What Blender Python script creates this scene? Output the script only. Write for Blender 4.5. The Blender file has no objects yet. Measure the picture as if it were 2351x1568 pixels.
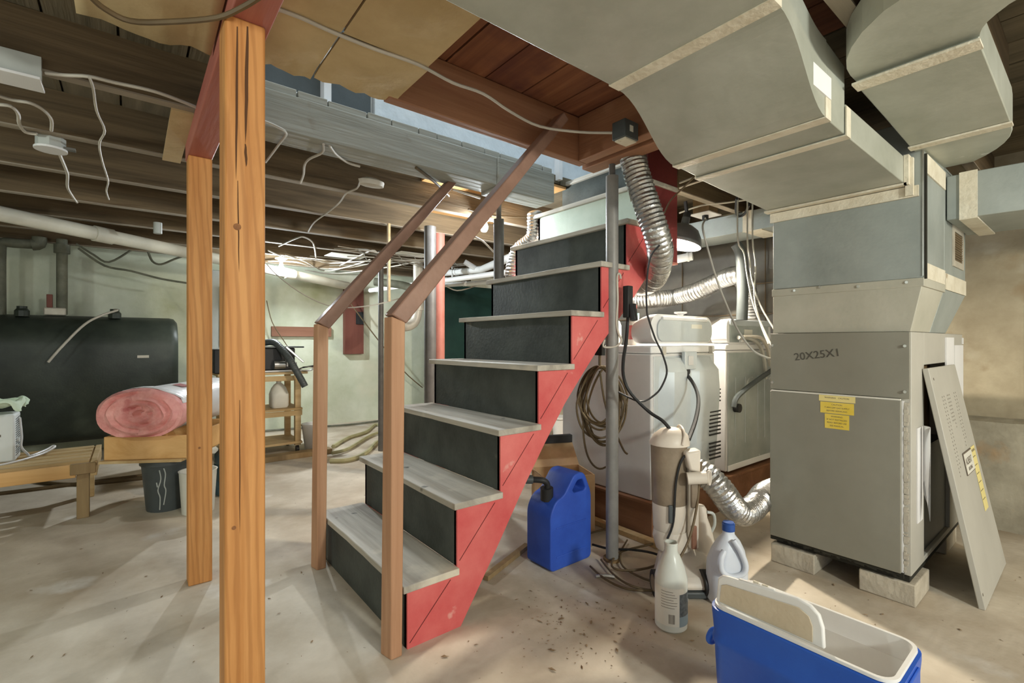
import bpy, bmesh, math, random
from mathutils import Vector, Matrix, noise
random.seed(7)
SC = bpy.context.scene
COL = SC.collection
# ------------------------------------------------------------------ camera, world, lights, exposure
YAW = math.radians(38.6)
cam = bpy.data.cameras.new('camera'); cam.sensor_width = 36.0; cam.lens = 36.0*1097/2351
cam.shift_y = 2/2351; cam.clip_start = .02
co = bpy.data.objects.new('camera', cam); COL.objects.link(co)
co.location = (0, 0, 1.1); co.rotation_euler = (math.radians(90), 0, -YAW)
SC.camera = co
SC.view_settings.view_transform = 'Standard'; SC.view_settings.look = 'None'
SC.view_settings.gamma = 1; SC.view_settings.use_curve_mapping = False
SC.view_settings.exposure = 0.44
wd = bpy.data.worlds.new('world'); SC.world = wd; wd.use_nodes = True
wd.node_tree.nodes['Background'].inputs[0].default_value = (.95, .98, .93, 1)
wd.node_tree.nodes['Background'].inputs[1].default_value = .8

def point(name, loc, power, col, r=.04):
    l = bpy.data.lights.new(name, 'POINT'); l.energy = power; l.color = col; l.shadow_soft_size = r
    o = bpy.data.objects.new(name, l); COL.objects.link(o); o.location = loc; return o
def area(name, loc, target, power, col, sx, sy):
    l = bpy.data.lights.new(name, 'AREA'); l.energy = power; l.color = col; l.shape = 'RECTANGLE'; l.size = sx; l.size_y = sy
    o = bpy.data.objects.new(name, l); COL.objects.link(o); o.location = loc
    o.rotation_euler = (Vector(target)-Vector(loc)).to_track_quat('-Z', 'Y').to_euler(); return o
COOL = (.86, .94, 1.0); WARM = (1.0, .74, .43)
BULB_E = 900.0; CLAMP_E = 2600.0
point('lamp_right_of_camera', (2.35, -1.7, 1.75), 27, WARM, .06)         # a bare bulb to the right, out of frame
point('lamp_behind_camera', (1.15, -2.3, 1.75), 178, (.96, 1.0, .93), .14)    # unseen light behind the camera, doubles as fill for camera-facing sides
point('fill_left_of_frame', (-1.9, 2.1, 1.8), 34, (.88, .97, .92), .06)     # added fill, no known bulb: lifts the left back wall and bench
area('stairwell_daylight', (1.7, 2.02, 4.3), (1.7, 2.0, 2.2), 28, (.72, .87, 1.0), 2.2, .8)

# ------------------------------------------------------------------ helpers
def thing(name, label, cat, loc=(0, 0, 0), group=None):
    o = bpy.data.objects.new(name, None); COL.objects.link(o); o.location = loc
    o.empty_display_size = .05; o['label'] = label; o['category'] = cat
    if group: o['group'] = group
    return o
def tag(o, label, cat, group=None):
    o['label'] = label; o['category'] = cat
    if group: o['group'] = group
    return o
def rootloc(p):
    while p is not None and p.parent is not None: p = p.parent
    return p.location.copy() if p is not None else Vector((0, 0, 0))
def crom(pts, k):
    P = [Vector(p) for p in pts]
    if len(P) < 3 or k < 2: return P
    out = []
    for i in range(len(P)-1):
        a, b, c, d = P[max(i-1, 0)], P[i], P[i+1], P[min(i+2, len(P)-1)]
        for j in range(k):
            t = j/k
            out.append(.5*((2*b)+(c-a)*t+(2*a-5*b+4*c-d)*t*t+(3*b-a-3*c+d)*t**3))
    out.append(P[-1]); return out
def rrect(w, h, r, n=5):
    pts = []
    for (cx, cy, a0) in ((w/2-r, h/2-r, 0), (-w/2+r, h/2-r, 90), (-w/2+r, -h/2+r, 180), (w/2-r, -h/2+r, 270)):
        for i in range(n+1):
            a = math.radians(a0+90*i/n); pts.append((cx+r*math.cos(a), cy+r*math.sin(a)))
    return pts
class M:
    def __init__(s, xf=None): s.v = []; s.f = []; s.xf = xf or Matrix.Identity(4)
    def add(s, vs, fs):
        b = len(s.v); s.v += [s.xf @ Vector(v) for v in vs]; s.f += [tuple(b+i for i in f) for f in fs]; return s
    def box(s, x0, y0, z0, x1, y1, z1):
        return s.add([(x0,y0,z0),(x1,y0,z0),(x1,y1,z0),(x0,y1,z0),(x0,y0,z1),(x1,y0,z1),(x1,y1,z1),(x0,y1,z1)],
            [(3,2,1,0),(4,5,6,7),(0,1,5,4),(1,2,6,5),(2,3,7,6),(3,0,4,7)])
    def hexa(s, b4, t4):
        return s.add(list(b4)+list(t4), [(3,2,1,0),(4,5,6,7),(0,1,5,4),(1,2,6,5),(2,3,7,6),(3,0,4,7)])
    def loft(s, rings, cap0=True, cap1=True, close=False):
        n = len(rings[0]); vs = [v for r in rings for v in r]; fs = []
        m = len(rings)
        for i in range(m if close else m-1):
            a, b = i*n, ((i+1) % m)*n
            for j in range(n): fs.append((a+j, a+(j+1) % n, b+(j+1) % n, b+j))
        if not close:
            if cap0: fs.append(tuple(range(n-1, -1, -1)))
            if cap1: fs.append(tuple((m-1)*n+j for j in range(n)))
        return s.add(vs, fs)
    def prism(s, poly, axis, a, b):
        def p3(u, v, w): return {'x': (w, u, v), 'y': (u, w, v), 'z': (u, v, w)}[axis]
        return s.loft([[p3(u, v, a) for u, v in poly], [p3(u, v, b) for u, v in poly]])
    def tube(s, pts, r, seg=8, k=4, caps=True, close=False, rib=None, flat=None):
        P = crom(pts, k)
        if rib:
            Q = [P[0]]; step = rib[0]/4; acc = 0
            for i in range(len(P)-1):
                d = (P[i+1]-P[i]); L = d.length
                if L < 1e-6: continue
                t = step-acc
                while t < L: Q.append(P[i]+d*(t/L)); t += step
                acc = L-(t-step)
            P = Q
        rings = []; up = None
        for i, p in enumerate(P):
            t = (P[min(i+1, len(P)-1)]-P[max(i-1, 0)])
            if t.length < 1e-7: t = Vector((0, 0, 1))
            t.normalize()
            if up is None:
                up = t.orthogonal().normalized() if abs(t.z) > .9 else Vector((0, 0, 1))
            up = (up-t*up.dot(t))
            if up.length < 1e-5: up = t.orthogonal()
            up.normalize(); sd = t.cross(up)
            rr = r(i/(len(P)-1)) if callable(r) else r
            if rib: rr *= 1+rib[1]*(-1, .2, 1, .2)[i % 4] + random.uniform(-.015, .015)
            fz = flat or 1
            rings.append([p+sd*(rr*math.cos(2*math.pi*j/seg))+up*(rr*fz*math.sin(2*math.pi*j/seg)) for j in range(seg)])
        return s.loft(rings, caps, caps, close)
    def cyl(s, p0, p1, r0, r1=None, seg=16):
        r1 = r0 if r1 is None else r1
        return s.tube([p0, p1], lambda t: r0+(r1-r0)*t, seg, 1)
    def lathe(s, c, prof, seg=20, sx=1, sy=1, cap0=True):
        c = Vector(c)
        return s.loft([[c+Vector((r*sx*math.cos(2*math.pi*j/seg), r*sy*math.sin(2*math.pi*j/seg), z)) for j in range(seg)] for r, z in prof], cap0)
    def beam(s, p0, p1, w, h, up=(0, 0, 1)):
        p0 = Vector(p0); p1 = Vector(p1); t = (p1-p0).normalized(); u = Vector(up); u = (u-t*u.dot(t)).normalized(); sd = t.cross(u)
        q = lambda p: [p-sd*w/2-u*h/2, p+sd*w/2-u*h/2, p+sd*w/2+u*h/2, p-sd*w/2+u*h/2]
        return s.loft([q(p0), q(p1)])
    def build(s, name, mt, parent=None, bevel=0, smooth=False, seg=2, kind=None):
        L = rootloc(parent); me = bpy.data.meshes.new(name)
        me.from_pydata([v-L for v in s.v], [], s.f)
        bm = bmesh.new(); bm.from_mesh(me); bmesh.ops.recalc_face_normals(bm, faces=bm.faces); bm.to_mesh(me); bm.free()
        me.materials.append(mt)
        if smooth: me.polygons.foreach_set('use_smooth', [True]*len(me.polygons))
        o = bpy.data.objects.new(name, me); COL.objects.link(o)
        if parent is not None: o.parent = parent
        if bevel:
            b = o.modifiers.new('bevel', 'BEVEL'); b.width = bevel; b.segments = seg; b.limit_method = 'ANGLE'; b.angle_limit = math.radians(40)
        if smooth or bevel:
            try: me.set_sharp_from_angle(angle=math.radians(42))
            except Exception: pass
            if bevel and not smooth: pass
        if kind: o['kind'] = kind
        return o
def lettering(txt, mtx, size, mt, parent, name='lettering', align='LEFT', ext=.0006, off=0):
    c = bpy.data.curves.new(name, 'FONT'); c.body = txt; c.offset = off; c.size = size; c.extrude = ext; c.align_x = align
    t = bpy.data.objects.new('tmp', c); COL.objects.link(t)
    dg = bpy.context.evaluated_depsgraph_get(); me = bpy.data.meshes.new_from_object(t.evaluated_get(dg))
    bpy.data.objects.remove(t); me.transform(mtx); me.transform(Matrix.Translation(-rootloc(parent)))
    me.materials.clear(); me.materials.append(mt)
    o = bpy.data.objects.new(name, me); COL.objects.link(o); o.parent = parent; return o
def cut(o, m):
    c = m.build('cutter', MT['dark']); md = o.modifiers.new('b', 'BOOLEAN'); md.object = c; md.operation = 'DIFFERENCE'; md.solver = 'EXACT'
    dg = bpy.context.evaluated_depsgraph_get(); me = bpy.data.meshes.new_from_object(o.evaluated_get(dg)); o.modifiers.clear(); o.data = me; bpy.data.objects.remove(c)
def frame(o, x, y):
    x = Vector(x).normalized(); y = Vector(y); y = (y-x*y.dot(x)).normalized(); z = x.cross(y)
    return Matrix(((x.x, y.x, z.x, o[0]), (x.y, y.y, z.y, o[1]), (x.z, y.z, z.z, o[2]), (0, 0, 0, 1)))

# ------------------------------------------------------------------ materials (all procedural)
def mat(n, c, rough=.65, metal=0, var=.18, sc=5, c2=None, bump=.08, bsc=60, grain=None, spots=None, emit=0, trans=0, ior=1.45, lo=.35, hi=.7, spec=.4, alpha=1, wave=None):
    m = bpy.data.materials.new(n); m.use_nodes = True; nt = m.node_tree; N = nt.nodes; L = nt.links
    b = N['Principled BSDF']; b.inputs['Roughness'].default_value = rough; b.inputs['Metallic'].default_value = metal
    b.inputs['Specular IOR Level'].default_value = spec; b.inputs['IOR'].default_value = ior
    if trans: b.inputs['Transmission Weight'].default_value = trans
    if alpha < 1: b.inputs['Alpha'].default_value = alpha
    if c2 is None: c2 = tuple(min(1, x*(1+var)) for x in c); c = tuple(x*(1-var) for x in c)
    tc = N.new('ShaderNodeTexCoord'); mp = N.new('ShaderNodeMapping'); L.new(tc.outputs['Object'], mp.inputs[0])
    no = N.new('ShaderNodeTexNoise'); no.inputs['Detail'].default_value = 6; no.inputs['Roughness'].default_value = .62
    if grain:
        v = [1, 1, 1]; v['xyz'.index(grain)] = .06; mp.inputs['Scale'].default_value = v
        no.inputs['Distortion'].default_value = .6
    no.inputs['Scale'].default_value = sc; L.new(mp.outputs[0], no.inputs['Vector'])
    rp = N.new('ShaderNodeValToRGB'); rp.color_ramp.elements[0].position = lo; rp.color_ramp.elements[1].position = hi
    rp.color_ramp.elements[0].color = (*c, 1); rp.color_ramp.elements[1].color = (*c2, 1)
    L.new(no.outputs['Fac'], rp.inputs[0]); out = rp.outputs[0]
    for sp in (spots or []):                       # (colour, scale, threshold, softness)
        n2 = N.new('ShaderNodeTexNoise'); n2.inputs['Scale'].default_value = sp[1]; n2.inputs['Detail'].default_value = 5
        L.new(tc.outputs['Object'], n2.inputs['Vector'])
        r2 = N.new('ShaderNodeValToRGB'); r2.color_ramp.elements[0].position = sp[2]; r2.color_ramp.elements[1].position = sp[2]+sp[3]
        L.new(n2.outputs['Fac'], r2.inputs[0])
        mx = N.new('ShaderNodeMix'); mx.data_type = 'RGBA'; mx.inputs[7].default_value = (*sp[0], 1)
        L.new(r2.outputs[0], mx.inputs[0]); L.new(out, mx.inputs[6]); out = mx.outputs[2]
    if wave:                                       # (colour, scale, amount) cathedral grain lines
        wm = N.new('ShaderNodeMapping'); L.new(tc.outputs['Object'], wm.inputs[0]); wm.inputs['Scale'].default_value = (1, 1, .085); wm.inputs['Location'].default_value = (.3, .1, .05)
        wv = N.new('ShaderNodeTexWave'); wv.wave_type = 'RINGS'; wv.rings_direction = 'SPHERICAL'; wv.inputs['Scale'].default_value = wave[1]; wv.inputs['Distortion'].default_value = 6.5; wv.inputs['Detail'].default_value = 3; wv.inputs['Detail Scale'].default_value = 1.6
        L.new(wm.outputs[0], wv.inputs['Vector']); wr_ = N.new('ShaderNodeValToRGB'); wr_.color_ramp.elements[0].position = .55; wr_.color_ramp.elements[1].position = .95
        wr_.color_ramp.elements[1].color = (wave[2],)*3+(1,); L.new(wv.outputs['Fac'], wr_.inputs[0])
        mx = N.new('ShaderNodeMix'); mx.data_type = 'RGBA'; mx.inputs[7].default_value = (*wave[0], 1); L.new(wr_.outputs[0], mx.inputs[0]); L.new(out, mx.inputs[6]); out = mx.outputs[2]
    L.new(out, b.inputs['Base Color'])
    if emit:
        L.new(out, b.inputs['Emission Color']); b.inputs['Emission Strength'].default_value = emit
    if bump:
        n3 = N.new('ShaderNodeTexNoise'); n3.inputs['Scale'].default_value = bsc; n3.inputs['Detail'].default_value = 4
        L.new(mp.outputs[0], n3.inputs['Vector']); bp = N.new('ShaderNodeBump'); bp.inputs['Strength'].default_value = bump; bp.inputs['Distance'].default_value = .02
        L.new(n3.outputs['Fac'], bp.inputs['Height']); L.new(bp.outputs[0], b.inputs['Normal'])
    return m
MT = dict(
 concrete=mat('concrete_floor', (.42,.355,.265), .8, c2=(.68,.61,.50), sc=1.9, bump=.12, bsc=30, spots=[((.36,.28,.19), 1.3, .53, .16), ((.72,.70,.65), 2.3, .62, .12), ((.25,.19,.13), 30, .70, .05)]),
 wall=mat('painted_masonry', (.50,.54,.40), .85, c2=(.66,.69,.57), sc=2.2, bump=.25, bsc=14, spots=[((.40,.42,.24), 1.4, .60, .15), ((.70,.66,.52), .9, .55, .2)]),
 wallr=mat('bare_plaster', (.30,.25,.165), .9, c2=(.47,.41,.29), sc=2.5, bump=.35, bsc=10, spots=[((.30,.23,.14), 4, .60, .12), ((.58,.54,.44), 1.7, .60, .15)]),
 ledge=mat('concrete_ledge', (.30,.27,.20), .9, c2=(.48,.44,.34), sc=4, bump=.3, bsc=16, spots=[((.48,.30,.15), 3, .62, .12)]),
 jedge=mat('lit_dusty_joist_edge', (.24,.20,.15), .85, c2=(.36,.31,.24), sc=14, grain='x', bump=.1),
 joist=mat('old_joist_wood', (.075,.052,.028), .85, c2=(.185,.13,.072), sc=14, grain='x', bump=.2, bsc=40),
 deck=mat('subfloor_wood', (.09,.075,.045), .9, c2=(.19,.15,.095), sc=12, grain='y', bump=.2),
 redwood=mat('red_stained_boards', (.16,.055,.03), .75, c2=(.38,.16,.075), sc=9, grain='y', bump=.12, spots=[((.11,.035,.035), 2.2, .55, .15)]),
 brown=mat('brown_painted_board', (.26,.115,.06), .65, c2=(.38,.19,.10), sc=10, grain='x', bump=.1),
 brown_y=mat('brown_painted_header', (.26,.115,.06), .65, c2=(.38,.19,.10), sc=10, grain='y', bump=.1),
 greybeam=mat('weathered_grey_beam', (.25,.25,.215), .8, c2=(.40,.395,.345), sc=10, grain='x', bump=.3, bsc=40, spots=[((.25,.22,.17), 6, .62, .1)]),
 newwood=mat('fresh_lumber', (.52,.27,.09), .65, c2=(.68,.39,.16), sc=9, grain='x', bump=.12, spots=[((.35,.20,.10), 3, .66, .06)]),
 post=mat('post_lumber', (.49,.205,.055), .6, c2=(.65,.315,.105), sc=26, grain='z', bump=.12, bsc=60, lo=.36, hi=.66, wave=((.38,.155,.042), 15, .5), spots=[((.30,.13,.045), 5, .71, .03)]),
 crack=mat('wood_check', (.10,.045,.02), .9, var=.1, bump=0),
 newel=mat('newel_wood', (.42,.22,.12), .6, c2=(.58,.34,.20), sc=18, grain='z', bump=.1),
 rail=mat('handrail_paint', (.24,.135,.095), .38, c2=(.34,.20,.145), sc=6, bump=.06),
 redbeam=mat('red_painted_beam', (.34,.09,.065), .6, c2=(.52,.22,.16), sc=5, grain='y', bump=.1),
 red=mat('red_stair_paint', (.58,.085,.085), .55, c2=(.72,.19,.17), sc=3, bump=.12, bsc=30, spots=[((.75,.42,.36), 7, .66, .06), ((.36,.05,.05), 2.4, .62, .2)]),
 reddark=mat('shaded_red_panel', (.11,.014,.014), .6, c2=(.17,.025,.022), sc=3, bump=.08),
 redpole=mat('red_pole_paint', (.36,.12,.085), .55, c2=(.44,.17,.13), sc=5),
 tread=mat('worn_tread', (.30,.27,.22), .6, c2=(.58,.54,.46), sc=9, grain='y', bump=.2, bsc=30, spots=[((.66,.60,.48), 3.5, .58, .12), ((.13,.12,.10), 9, .68, .05)]),
 riser=mat('dark_riser_paint', (.032,.038,.034), .55, c2=(.078,.088,.078), sc=4, bump=.1, spots=[((.24,.22,.17), 3.2, .69, .08)]),
 riserp=mat('pale_riser_paint', (.40,.47,.38), .6, c2=(.52,.58,.48), sc=3, bump=.08, spots=[((.26,.24,.17), 3.0, .66, .1)]),
 galv=mat('galvanised_duct', (.37,.38,.315), .46, metal=.25, c2=(.50,.51,.44), sc=3.5, bump=.04, spots=[((.64,.63,.58), 9, .70, .05)]),
 galvb=mat('plenum_sheet', (.28,.31,.29), .5, metal=.2, c2=(.38,.41,.385), sc=3, bump=.05, spots=[((.60,.62,.58), 5, .70, .06)]),
 tape=mat('duct_tape_band', (.62,.56,.43), .7, c2=(.76,.71,.58), sc=12, bump=.2, spots=[((.36,.28,.18), 14, .68, .05)]),
 furn=mat('furnace_enamel', (.235,.225,.18), .5, c2=(.275,.265,.215), sc=2.5, bump=.02),
 furnside=mat('furnace_side', (.44,.42,.365), .5, c2=(.50,.48,.42), sc=3, bump=.02),
 furntop=mat('transition_sheet', (.40,.385,.31), .6, c2=(.48,.46,.38), sc=4, bump=.06, spots=[((.25,.22,.16), 14, .71, .03)]),
 dark=mat('dark_void', (.03,.028,.02), .9, var=.3, bump=.05),
 rust=mat('rusty_sheet', (.16,.10,.045), .85, c2=(.30,.19,.09), sc=6),
 block=mat('concrete_block', (.40,.35,.27), .95, c2=(.60,.54,.43), sc=9, bump=.22, bsc=50),
 white=mat('white_enamel', (.74,.74,.74), .35, var=.03, bump=.01),
 offwhite=mat('white_plastic', (.72,.70,.66), .45, var=.05, bump=.02),
 wgrey=mat('grey_appliance_back', (.46,.50,.52), .4, c2=(.55,.59,.60), sc=3, bump=.02, metal=.15),
 wside=mat('white_appliance_side', (.58,.57,.56), .4, c2=(.68,.67,.66), sc=2, bump=.02),
 dryback=mat('galvanised_dryer_back', (.36,.41,.40), .35, metal=.4, c2=(.50,.54,.53), sc=4, bump=.03, spots=[((.74,.76,.74), 7, .70, .03)]),
 black=mat('black_rubber', (.02,.02,.02), .5, var=.2, bump=.02),
 dkgrey=mat('dark_grey_plastic', (.07,.08,.08), .4, var=.15, bump=.03),
 polegrey=mat('grey_pole_paint', (.21,.20,.185), .45, c2=(.28,.27,.25), sc=8, metal=.1, bump=.04, spots=[((.34,.16,.07), 12, .72, .05)]),
 poledark=mat('dark_pole_paint', (.095,.088,.08), .5, c2=(.15,.14,.13), sc=8, metal=.1, bump=.04),
 foil=mat('foil_duct', (.48,.475,.46), .3, metal=.95, var=.12, sc=20, bump=.25, bsc=60),
 cable=mat('white_cable', (.50,.46,.39), .6, var=.12, bump=0),
 cableg=mat('grey_cable', (.36,.35,.31), .6, var=.15, bump=0),
 cableb=mat('brown_cable', (.13,.09,.045), .6, var=.2, bump=0),
 pvc=mat('pvc_pipe', (.66,.64,.54), .45, var=.08, bump=.03),
 pvcw=mat('white_pvc_pipe', (.78,.78,.75), .4, var=.05, bump=.02),
 iron=mat('black_iron_pipe', (.10,.105,.075), .6, c2=(.19,.19,.14), sc=8, bump=.1),
 trap=mat('cast_iron_trap', (.44,.40,.33), .5, c2=(.58,.54,.45), sc=8, metal=.2),
 tank=mat('oil_tank_paint', (.022,.028,.022), .42, c2=(.05,.06,.045), sc=3, bump=.05, spots=[((.12,.14,.10), 1.6, .6, .2)]),
 greenp=mat('dark_green_panel', (.008,.035,.03), .5, c2=(.02,.065,.052), sc=3),
 pink=mat('pink_fibreglass', (.66,.26,.24), .95, c2=(.84,.44,.40), sc=9, bump=.5, bsc=25, spots=[((.48,.13,.13), 6, .66, .08)]),
 wrap=mat('white_wrap', (.74,.73,.72), .3, var=.07, sc=7, bump=.35, bsc=9),
 wrapred=mat('red_print', (.40,.10,.10), .4, var=.2, bump=0),
 bench=mat('bench_pine', (.42,.28,.12), .65, c2=(.62,.46,.25), sc=12, grain='x', bump=.12),
 benchd=mat('bench_dark_block', (.23,.15,.07), .7, c2=(.34,.24,.12), sc=10, grain='z'),
 boxwood=mat('box_pine', (.58,.32,.11), .6, c2=(.74,.46,.20), sc=8, grain='x', bump=.08),
 heater=mat('heater_plastic', (.68,.70,.68), .45, var=.04, bump=.01),
 cloth=mat('pale_green_cloth', (.50,.62,.44), .9, c2=(.68,.78,.62), sc=5, bump=.2, bsc=30),
 carboy=mat('blue_carboy_plastic', (.04,.09,.12), .15, c2=(.10,.20,.24), sc=4, bump=.02),
 milky=mat('milky_plastic', (.70,.68,.60), .4, var=.07, bump=.03),
 gas=mat('blue_gas_can_plastic', (.025,.075,.42), .5, c2=(.04,.12,.58), sc=4, bump=.05),
 cooler=mat('blue_cooler_plastic', (.012,.075,.42), .38, c2=(.02,.11,.52), sc=3, bump=.04),
 coolw=mat('white_cooler_plastic', (.74,.73,.70), .4, var=.04, bump=.02),
 cooltan=mat('stained_lid_liner', (.52,.43,.30), .55, c2=(.64,.55,.41), sc=4),
 card=mat('cardboard', (.52,.34,.18), .85, c2=(.66,.46,.27), sc=4, bump=.05),
 fibre=mat('tan_fibreboard', (.44,.32,.165), .9, c2=(.60,.46,.26), sc=3, bump=.12, bsc=25, spots=[((.34,.22,.09), 2, .62, .15)]),
 vac=mat('cream_vacuum_plastic', (.62,.55,.46), .4, c2=(.72,.66,.57), sc=4, bump=.02),
 vacd=mat('smoky_vacuum_plastic', (.17,.13,.09), .3, c2=(.30,.24,.17), sc=4),
 bottle=mat('clear_bottle_plastic', (.62,.64,.58), .28, var=.05, bump=.02),
 label=mat('white_label', (.70,.68,.60), .6, var=.04, bump=0),
 labelb=mat('dark_label', (.06,.075,.085), .6, c2=(.14,.16,.17), sc=90, bump=0),
 labelblue=mat('blue_grey_label', (.22,.29,.33), .6, var=.1, bump=0),
 ink=mat('print_ink', (.16,.13,.10), .7, var=.1, bump=0),
 pencil=mat('pencil_marks', (.085,.08,.065), .8, var=.1, bump=0),
 bleach=mat('white_jug_plastic', (.66,.70,.76), .35, var=.05, bump=.03),
 capblue=mat('blue_cap', (.03,.09,.33), .4, var=.1, bump=0),
 yellow=mat('yellow_sticker', (.74,.55,.06), .55, c2=(.82,.64,.14), sc=10, bump=0),
 yellowp=mat('pale_yellow_sticker', (.80,.68,.28), .55, var=.05, bump=0),
 paper=mat('white_paper', (.76,.75,.74), .7, var=.03, bump=.03),
 maroon=mat('maroon_board', (.13,.04,.028), .6, c2=(.18,.06,.04), sc=8, grain='z'),
 maroonx=mat('rust_board', (.22,.10,.06), .7, c2=(.30,.15,.095), sc=8, grain='x'),
 platform=mat('brown_platform_board', (.17,.075,.035), .75, c2=(.27,.13,.065), sc=8, grain='y', bump=.1),
 elpanel=mat('grey_electric_panel', (.46,.48,.45), .45, var=.06, bump=.01),
 stairwall=mat('stairwell_plaster', (.58,.63,.66), .9, c2=(.72,.76,.78), sc=4, bump=.25, bsc=16),
 insul=mat('grey_vapour_sheet', (.12,.11,.09), .6, c2=(.19,.175,.145), sc=2.5, bump=.3, bsc=5),
 steel=mat('bright_steel', (.55,.55,.53), .3, metal=.9, var=.1, bump=.02),
 shade=mat('black_lamp_shade', (.10,.105,.11), .35, metal=.3, var=.1, bump=.01),
 red_cap=mat('red_cap', (.70,.10,.08), .4, var=.05, bump=0),
 green_cap=mat('green_cap', (.20,.55,.40), .4, var=.05, bump=0),
 grille=mat('brown_grille', (.14,.10,.055), .6, var=.2, bump=0),
 leaf=mat('dry_leaf_bits', (.14,.085,.04), .9, c2=(.34,.24,.14), sc=30, bump=0),
 hose=mat('olive_garden_hose', (.34,.31,.16), .55, c2=(.46,.43,.25), sc=6, bump=.03),
)
MT['knot'] = mat('wood_knot', (.26,.11,.04), .7, var=.3, sc=60, bump=0)
MT['bulb'] = mat('lit_bulb', COOL, .5, var=0, bump=0, emit=BULB_E)
MT['bulbl'] = mat('lit_bulb_by_pipe', COOL, .5, var=0, bump=0, emit=BULB_E*1.9)
MT['bulbw'] = mat('lit_clamp_bulb', (1.0, .90, .74), .5, var=0, bump=0, emit=CLAMP_E)
# ------------------------------------------------------------------ the setting
def struct(name, m, mt, parent=None, **k):
    o = m.build(name, mt, parent, **k); o['kind'] = 'structure'; return o
ZJ = 2.03; ZT = 2.22                                   # joist undersides, subfloor underside
struct('floor', M().box(-3, -1.8, -.12, 4.3, 6.7, 0), MT['concrete'])
struct('wall_back', M().box(-3, 6.55, 0, 4.3, 6.75, 2.3), MT['wall'])
wr = struct('wall_right', M().box(4.1, -1.8, 0, 4.3, 6.55, 2.3), MT['wallr'])
prof = [(-1.8, .0), (1.0, .0)]
lv = []
for i in range(15):
    y = -1.8+i*.24; w = .10+.025*noise.noise((y*2, 3, 1)); h = .63+.03*noise.noise((y*3, 1, 0))
    lv.append([(4.1, y, 0), (4.1-w-.02, y, 0), (4.1-w, y, h), (4.1, y, h+.02)])
M().loft(lv).build('ledge', MT['ledge'], wr)
struct('wall_left', M().box(-3.2, 1.0, 0, -3, 6.7, 2.3), MT['wall'])
# ceiling: subfloor slab with planks and joists as pieces; the stairwell is left open
OX0, OX1, OY0, OY1 = .40, 2.62, 1.70, 2.27
ceil = M()
for b in ((-3, -1.8, OX0, 6.7), (OX1, -1.8, 4.3, 6.7), (OX0, -1.8, OX1, OY0), (OX0, 2.44, OX1, 6.7)): ceil.box(b[0], b[1], ZT+.03, b[2], b[3], ZT+.06)
ceil = struct('ceiling', ceil, MT['deck'])
x = -2.0; i = 0
while x < 4.2:                                         # planks run across the joists
    w = .19+.02*random.random()
    for (a, b) in ([(-1.6, OY0), (2.44, 6.6)] if OX0-.1 < x < OX1 else [(-1.6, 6.6)]):
        front = b <= OY0
        M().box(x, a, ZT+random.uniform(0, .006), x+w-.008, b, ZT+.03).build('plank', MT['redwood'] if (front and .5 < x < 1.9) else (MT['bench'] if x > 3.0 and b > 6 and False else MT['deck']), ceil)
    x += w
for (y, x0, x1) in ((2.93, -3, 4.1), (3.57, -3, 4.1), (4.22, -3, 4.1), (4.86, -3, 4.1), (5.5, -3, 4.1), (6.15, -3, 4.1), (2.27, -3, .34), (1.65, -3, .34), (1.08, -3, .46), (.44, -3, 4.1), (-.2, -3, 4.1), (-.85, -3, 4.1), (1.08, 1.75, 4.1), (1.65, 2.62, 4.1), (2.27, 2.62, 4.1)):
    zj = ZJ+random.uniform(-.004, .004); jo = M().box(x0, y, zj+.006, x1, y+.045, ZT+.004).build('joist', MT['joist'], ceil)
    M().box(x0, y-.001, zj, x1, y+.046, zj+.006).build('pale_lit_edge', MT['jedge'], jo)  # pale strip: dust, plus light on the underside put into the colour
M().box(1.5, .44-.2, ZJ, 2.6, .44-.16, ZT).build('joist', MT['joist'], ceil)
# pale new blocking and patches between the joists over the bulb
nw = MT['newwood']
M().box(1.28, 2.975, ZJ+.01, 2.35, 3.0, ZT).build('blocking', nw, ceil)
M().box(1.05, 3.615, ZJ+.015, 2.10, 3.64, ZT).build('blocking', nw, ceil)
M().box(1.55, 2.445, ZT-.02, 2.45, 2.93, ZT-.004).build('patch_board', nw, ceil)
M().box(1.95, 3.0, ZT-.03, 2.6, 3.56, ZT-.01).build('patch_board', nw, ceil)
M().box(1.62, 5.0, ZJ-.004, 2.0, 5.25, ZJ-.0005).build('patch_board', MT['label'], ceil)
M().box(2.15, 4.5, ZJ-.004, 2.5, 4.72, ZJ-.0005).build('patch_board', MT['label'], ceil)
# grey beam along the far side of the stairwell, in two lengths with shims on top
bm_ = struct('trim_1', M().box(OX0, 2.27, ZJ, 1.70, 2.44, 2.20), MT['greybeam'], bevel=.006)
M().box(1.70, 2.262, ZJ-.02, 2.16, 2.44, 2.20).build('beam_end', MT['greybeam'], bm_, bevel=.006)
x = OX0
while x < 2.12:
    w = random.uniform(.11, .2); M().box(x, 2.275+random.uniform(0, .01), 2.20, min(x+w-.006, 2.15), 2.43, 2.232+random.uniform(0, .006)).build('shim', MT['greybeam'], bm_, bevel=.003); x += w
# near trimmer of the stairwell and its cross header
struct('trim_2', M().box(.74, 1.65, 2.0, 1.80, 1.70, ZT), MT['brown'], bevel=.004)
struct('trim_3', M().box(1.74, 1.085, 2.0, 1.80, 1.65, ZT), MT['brown_y'], bevel=.004)
struct('trim_4', M().box(1.84, 1.25, 2.0, 1.93, 1.72, 2.09), MT['brown_y'], bevel=.004)
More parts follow.
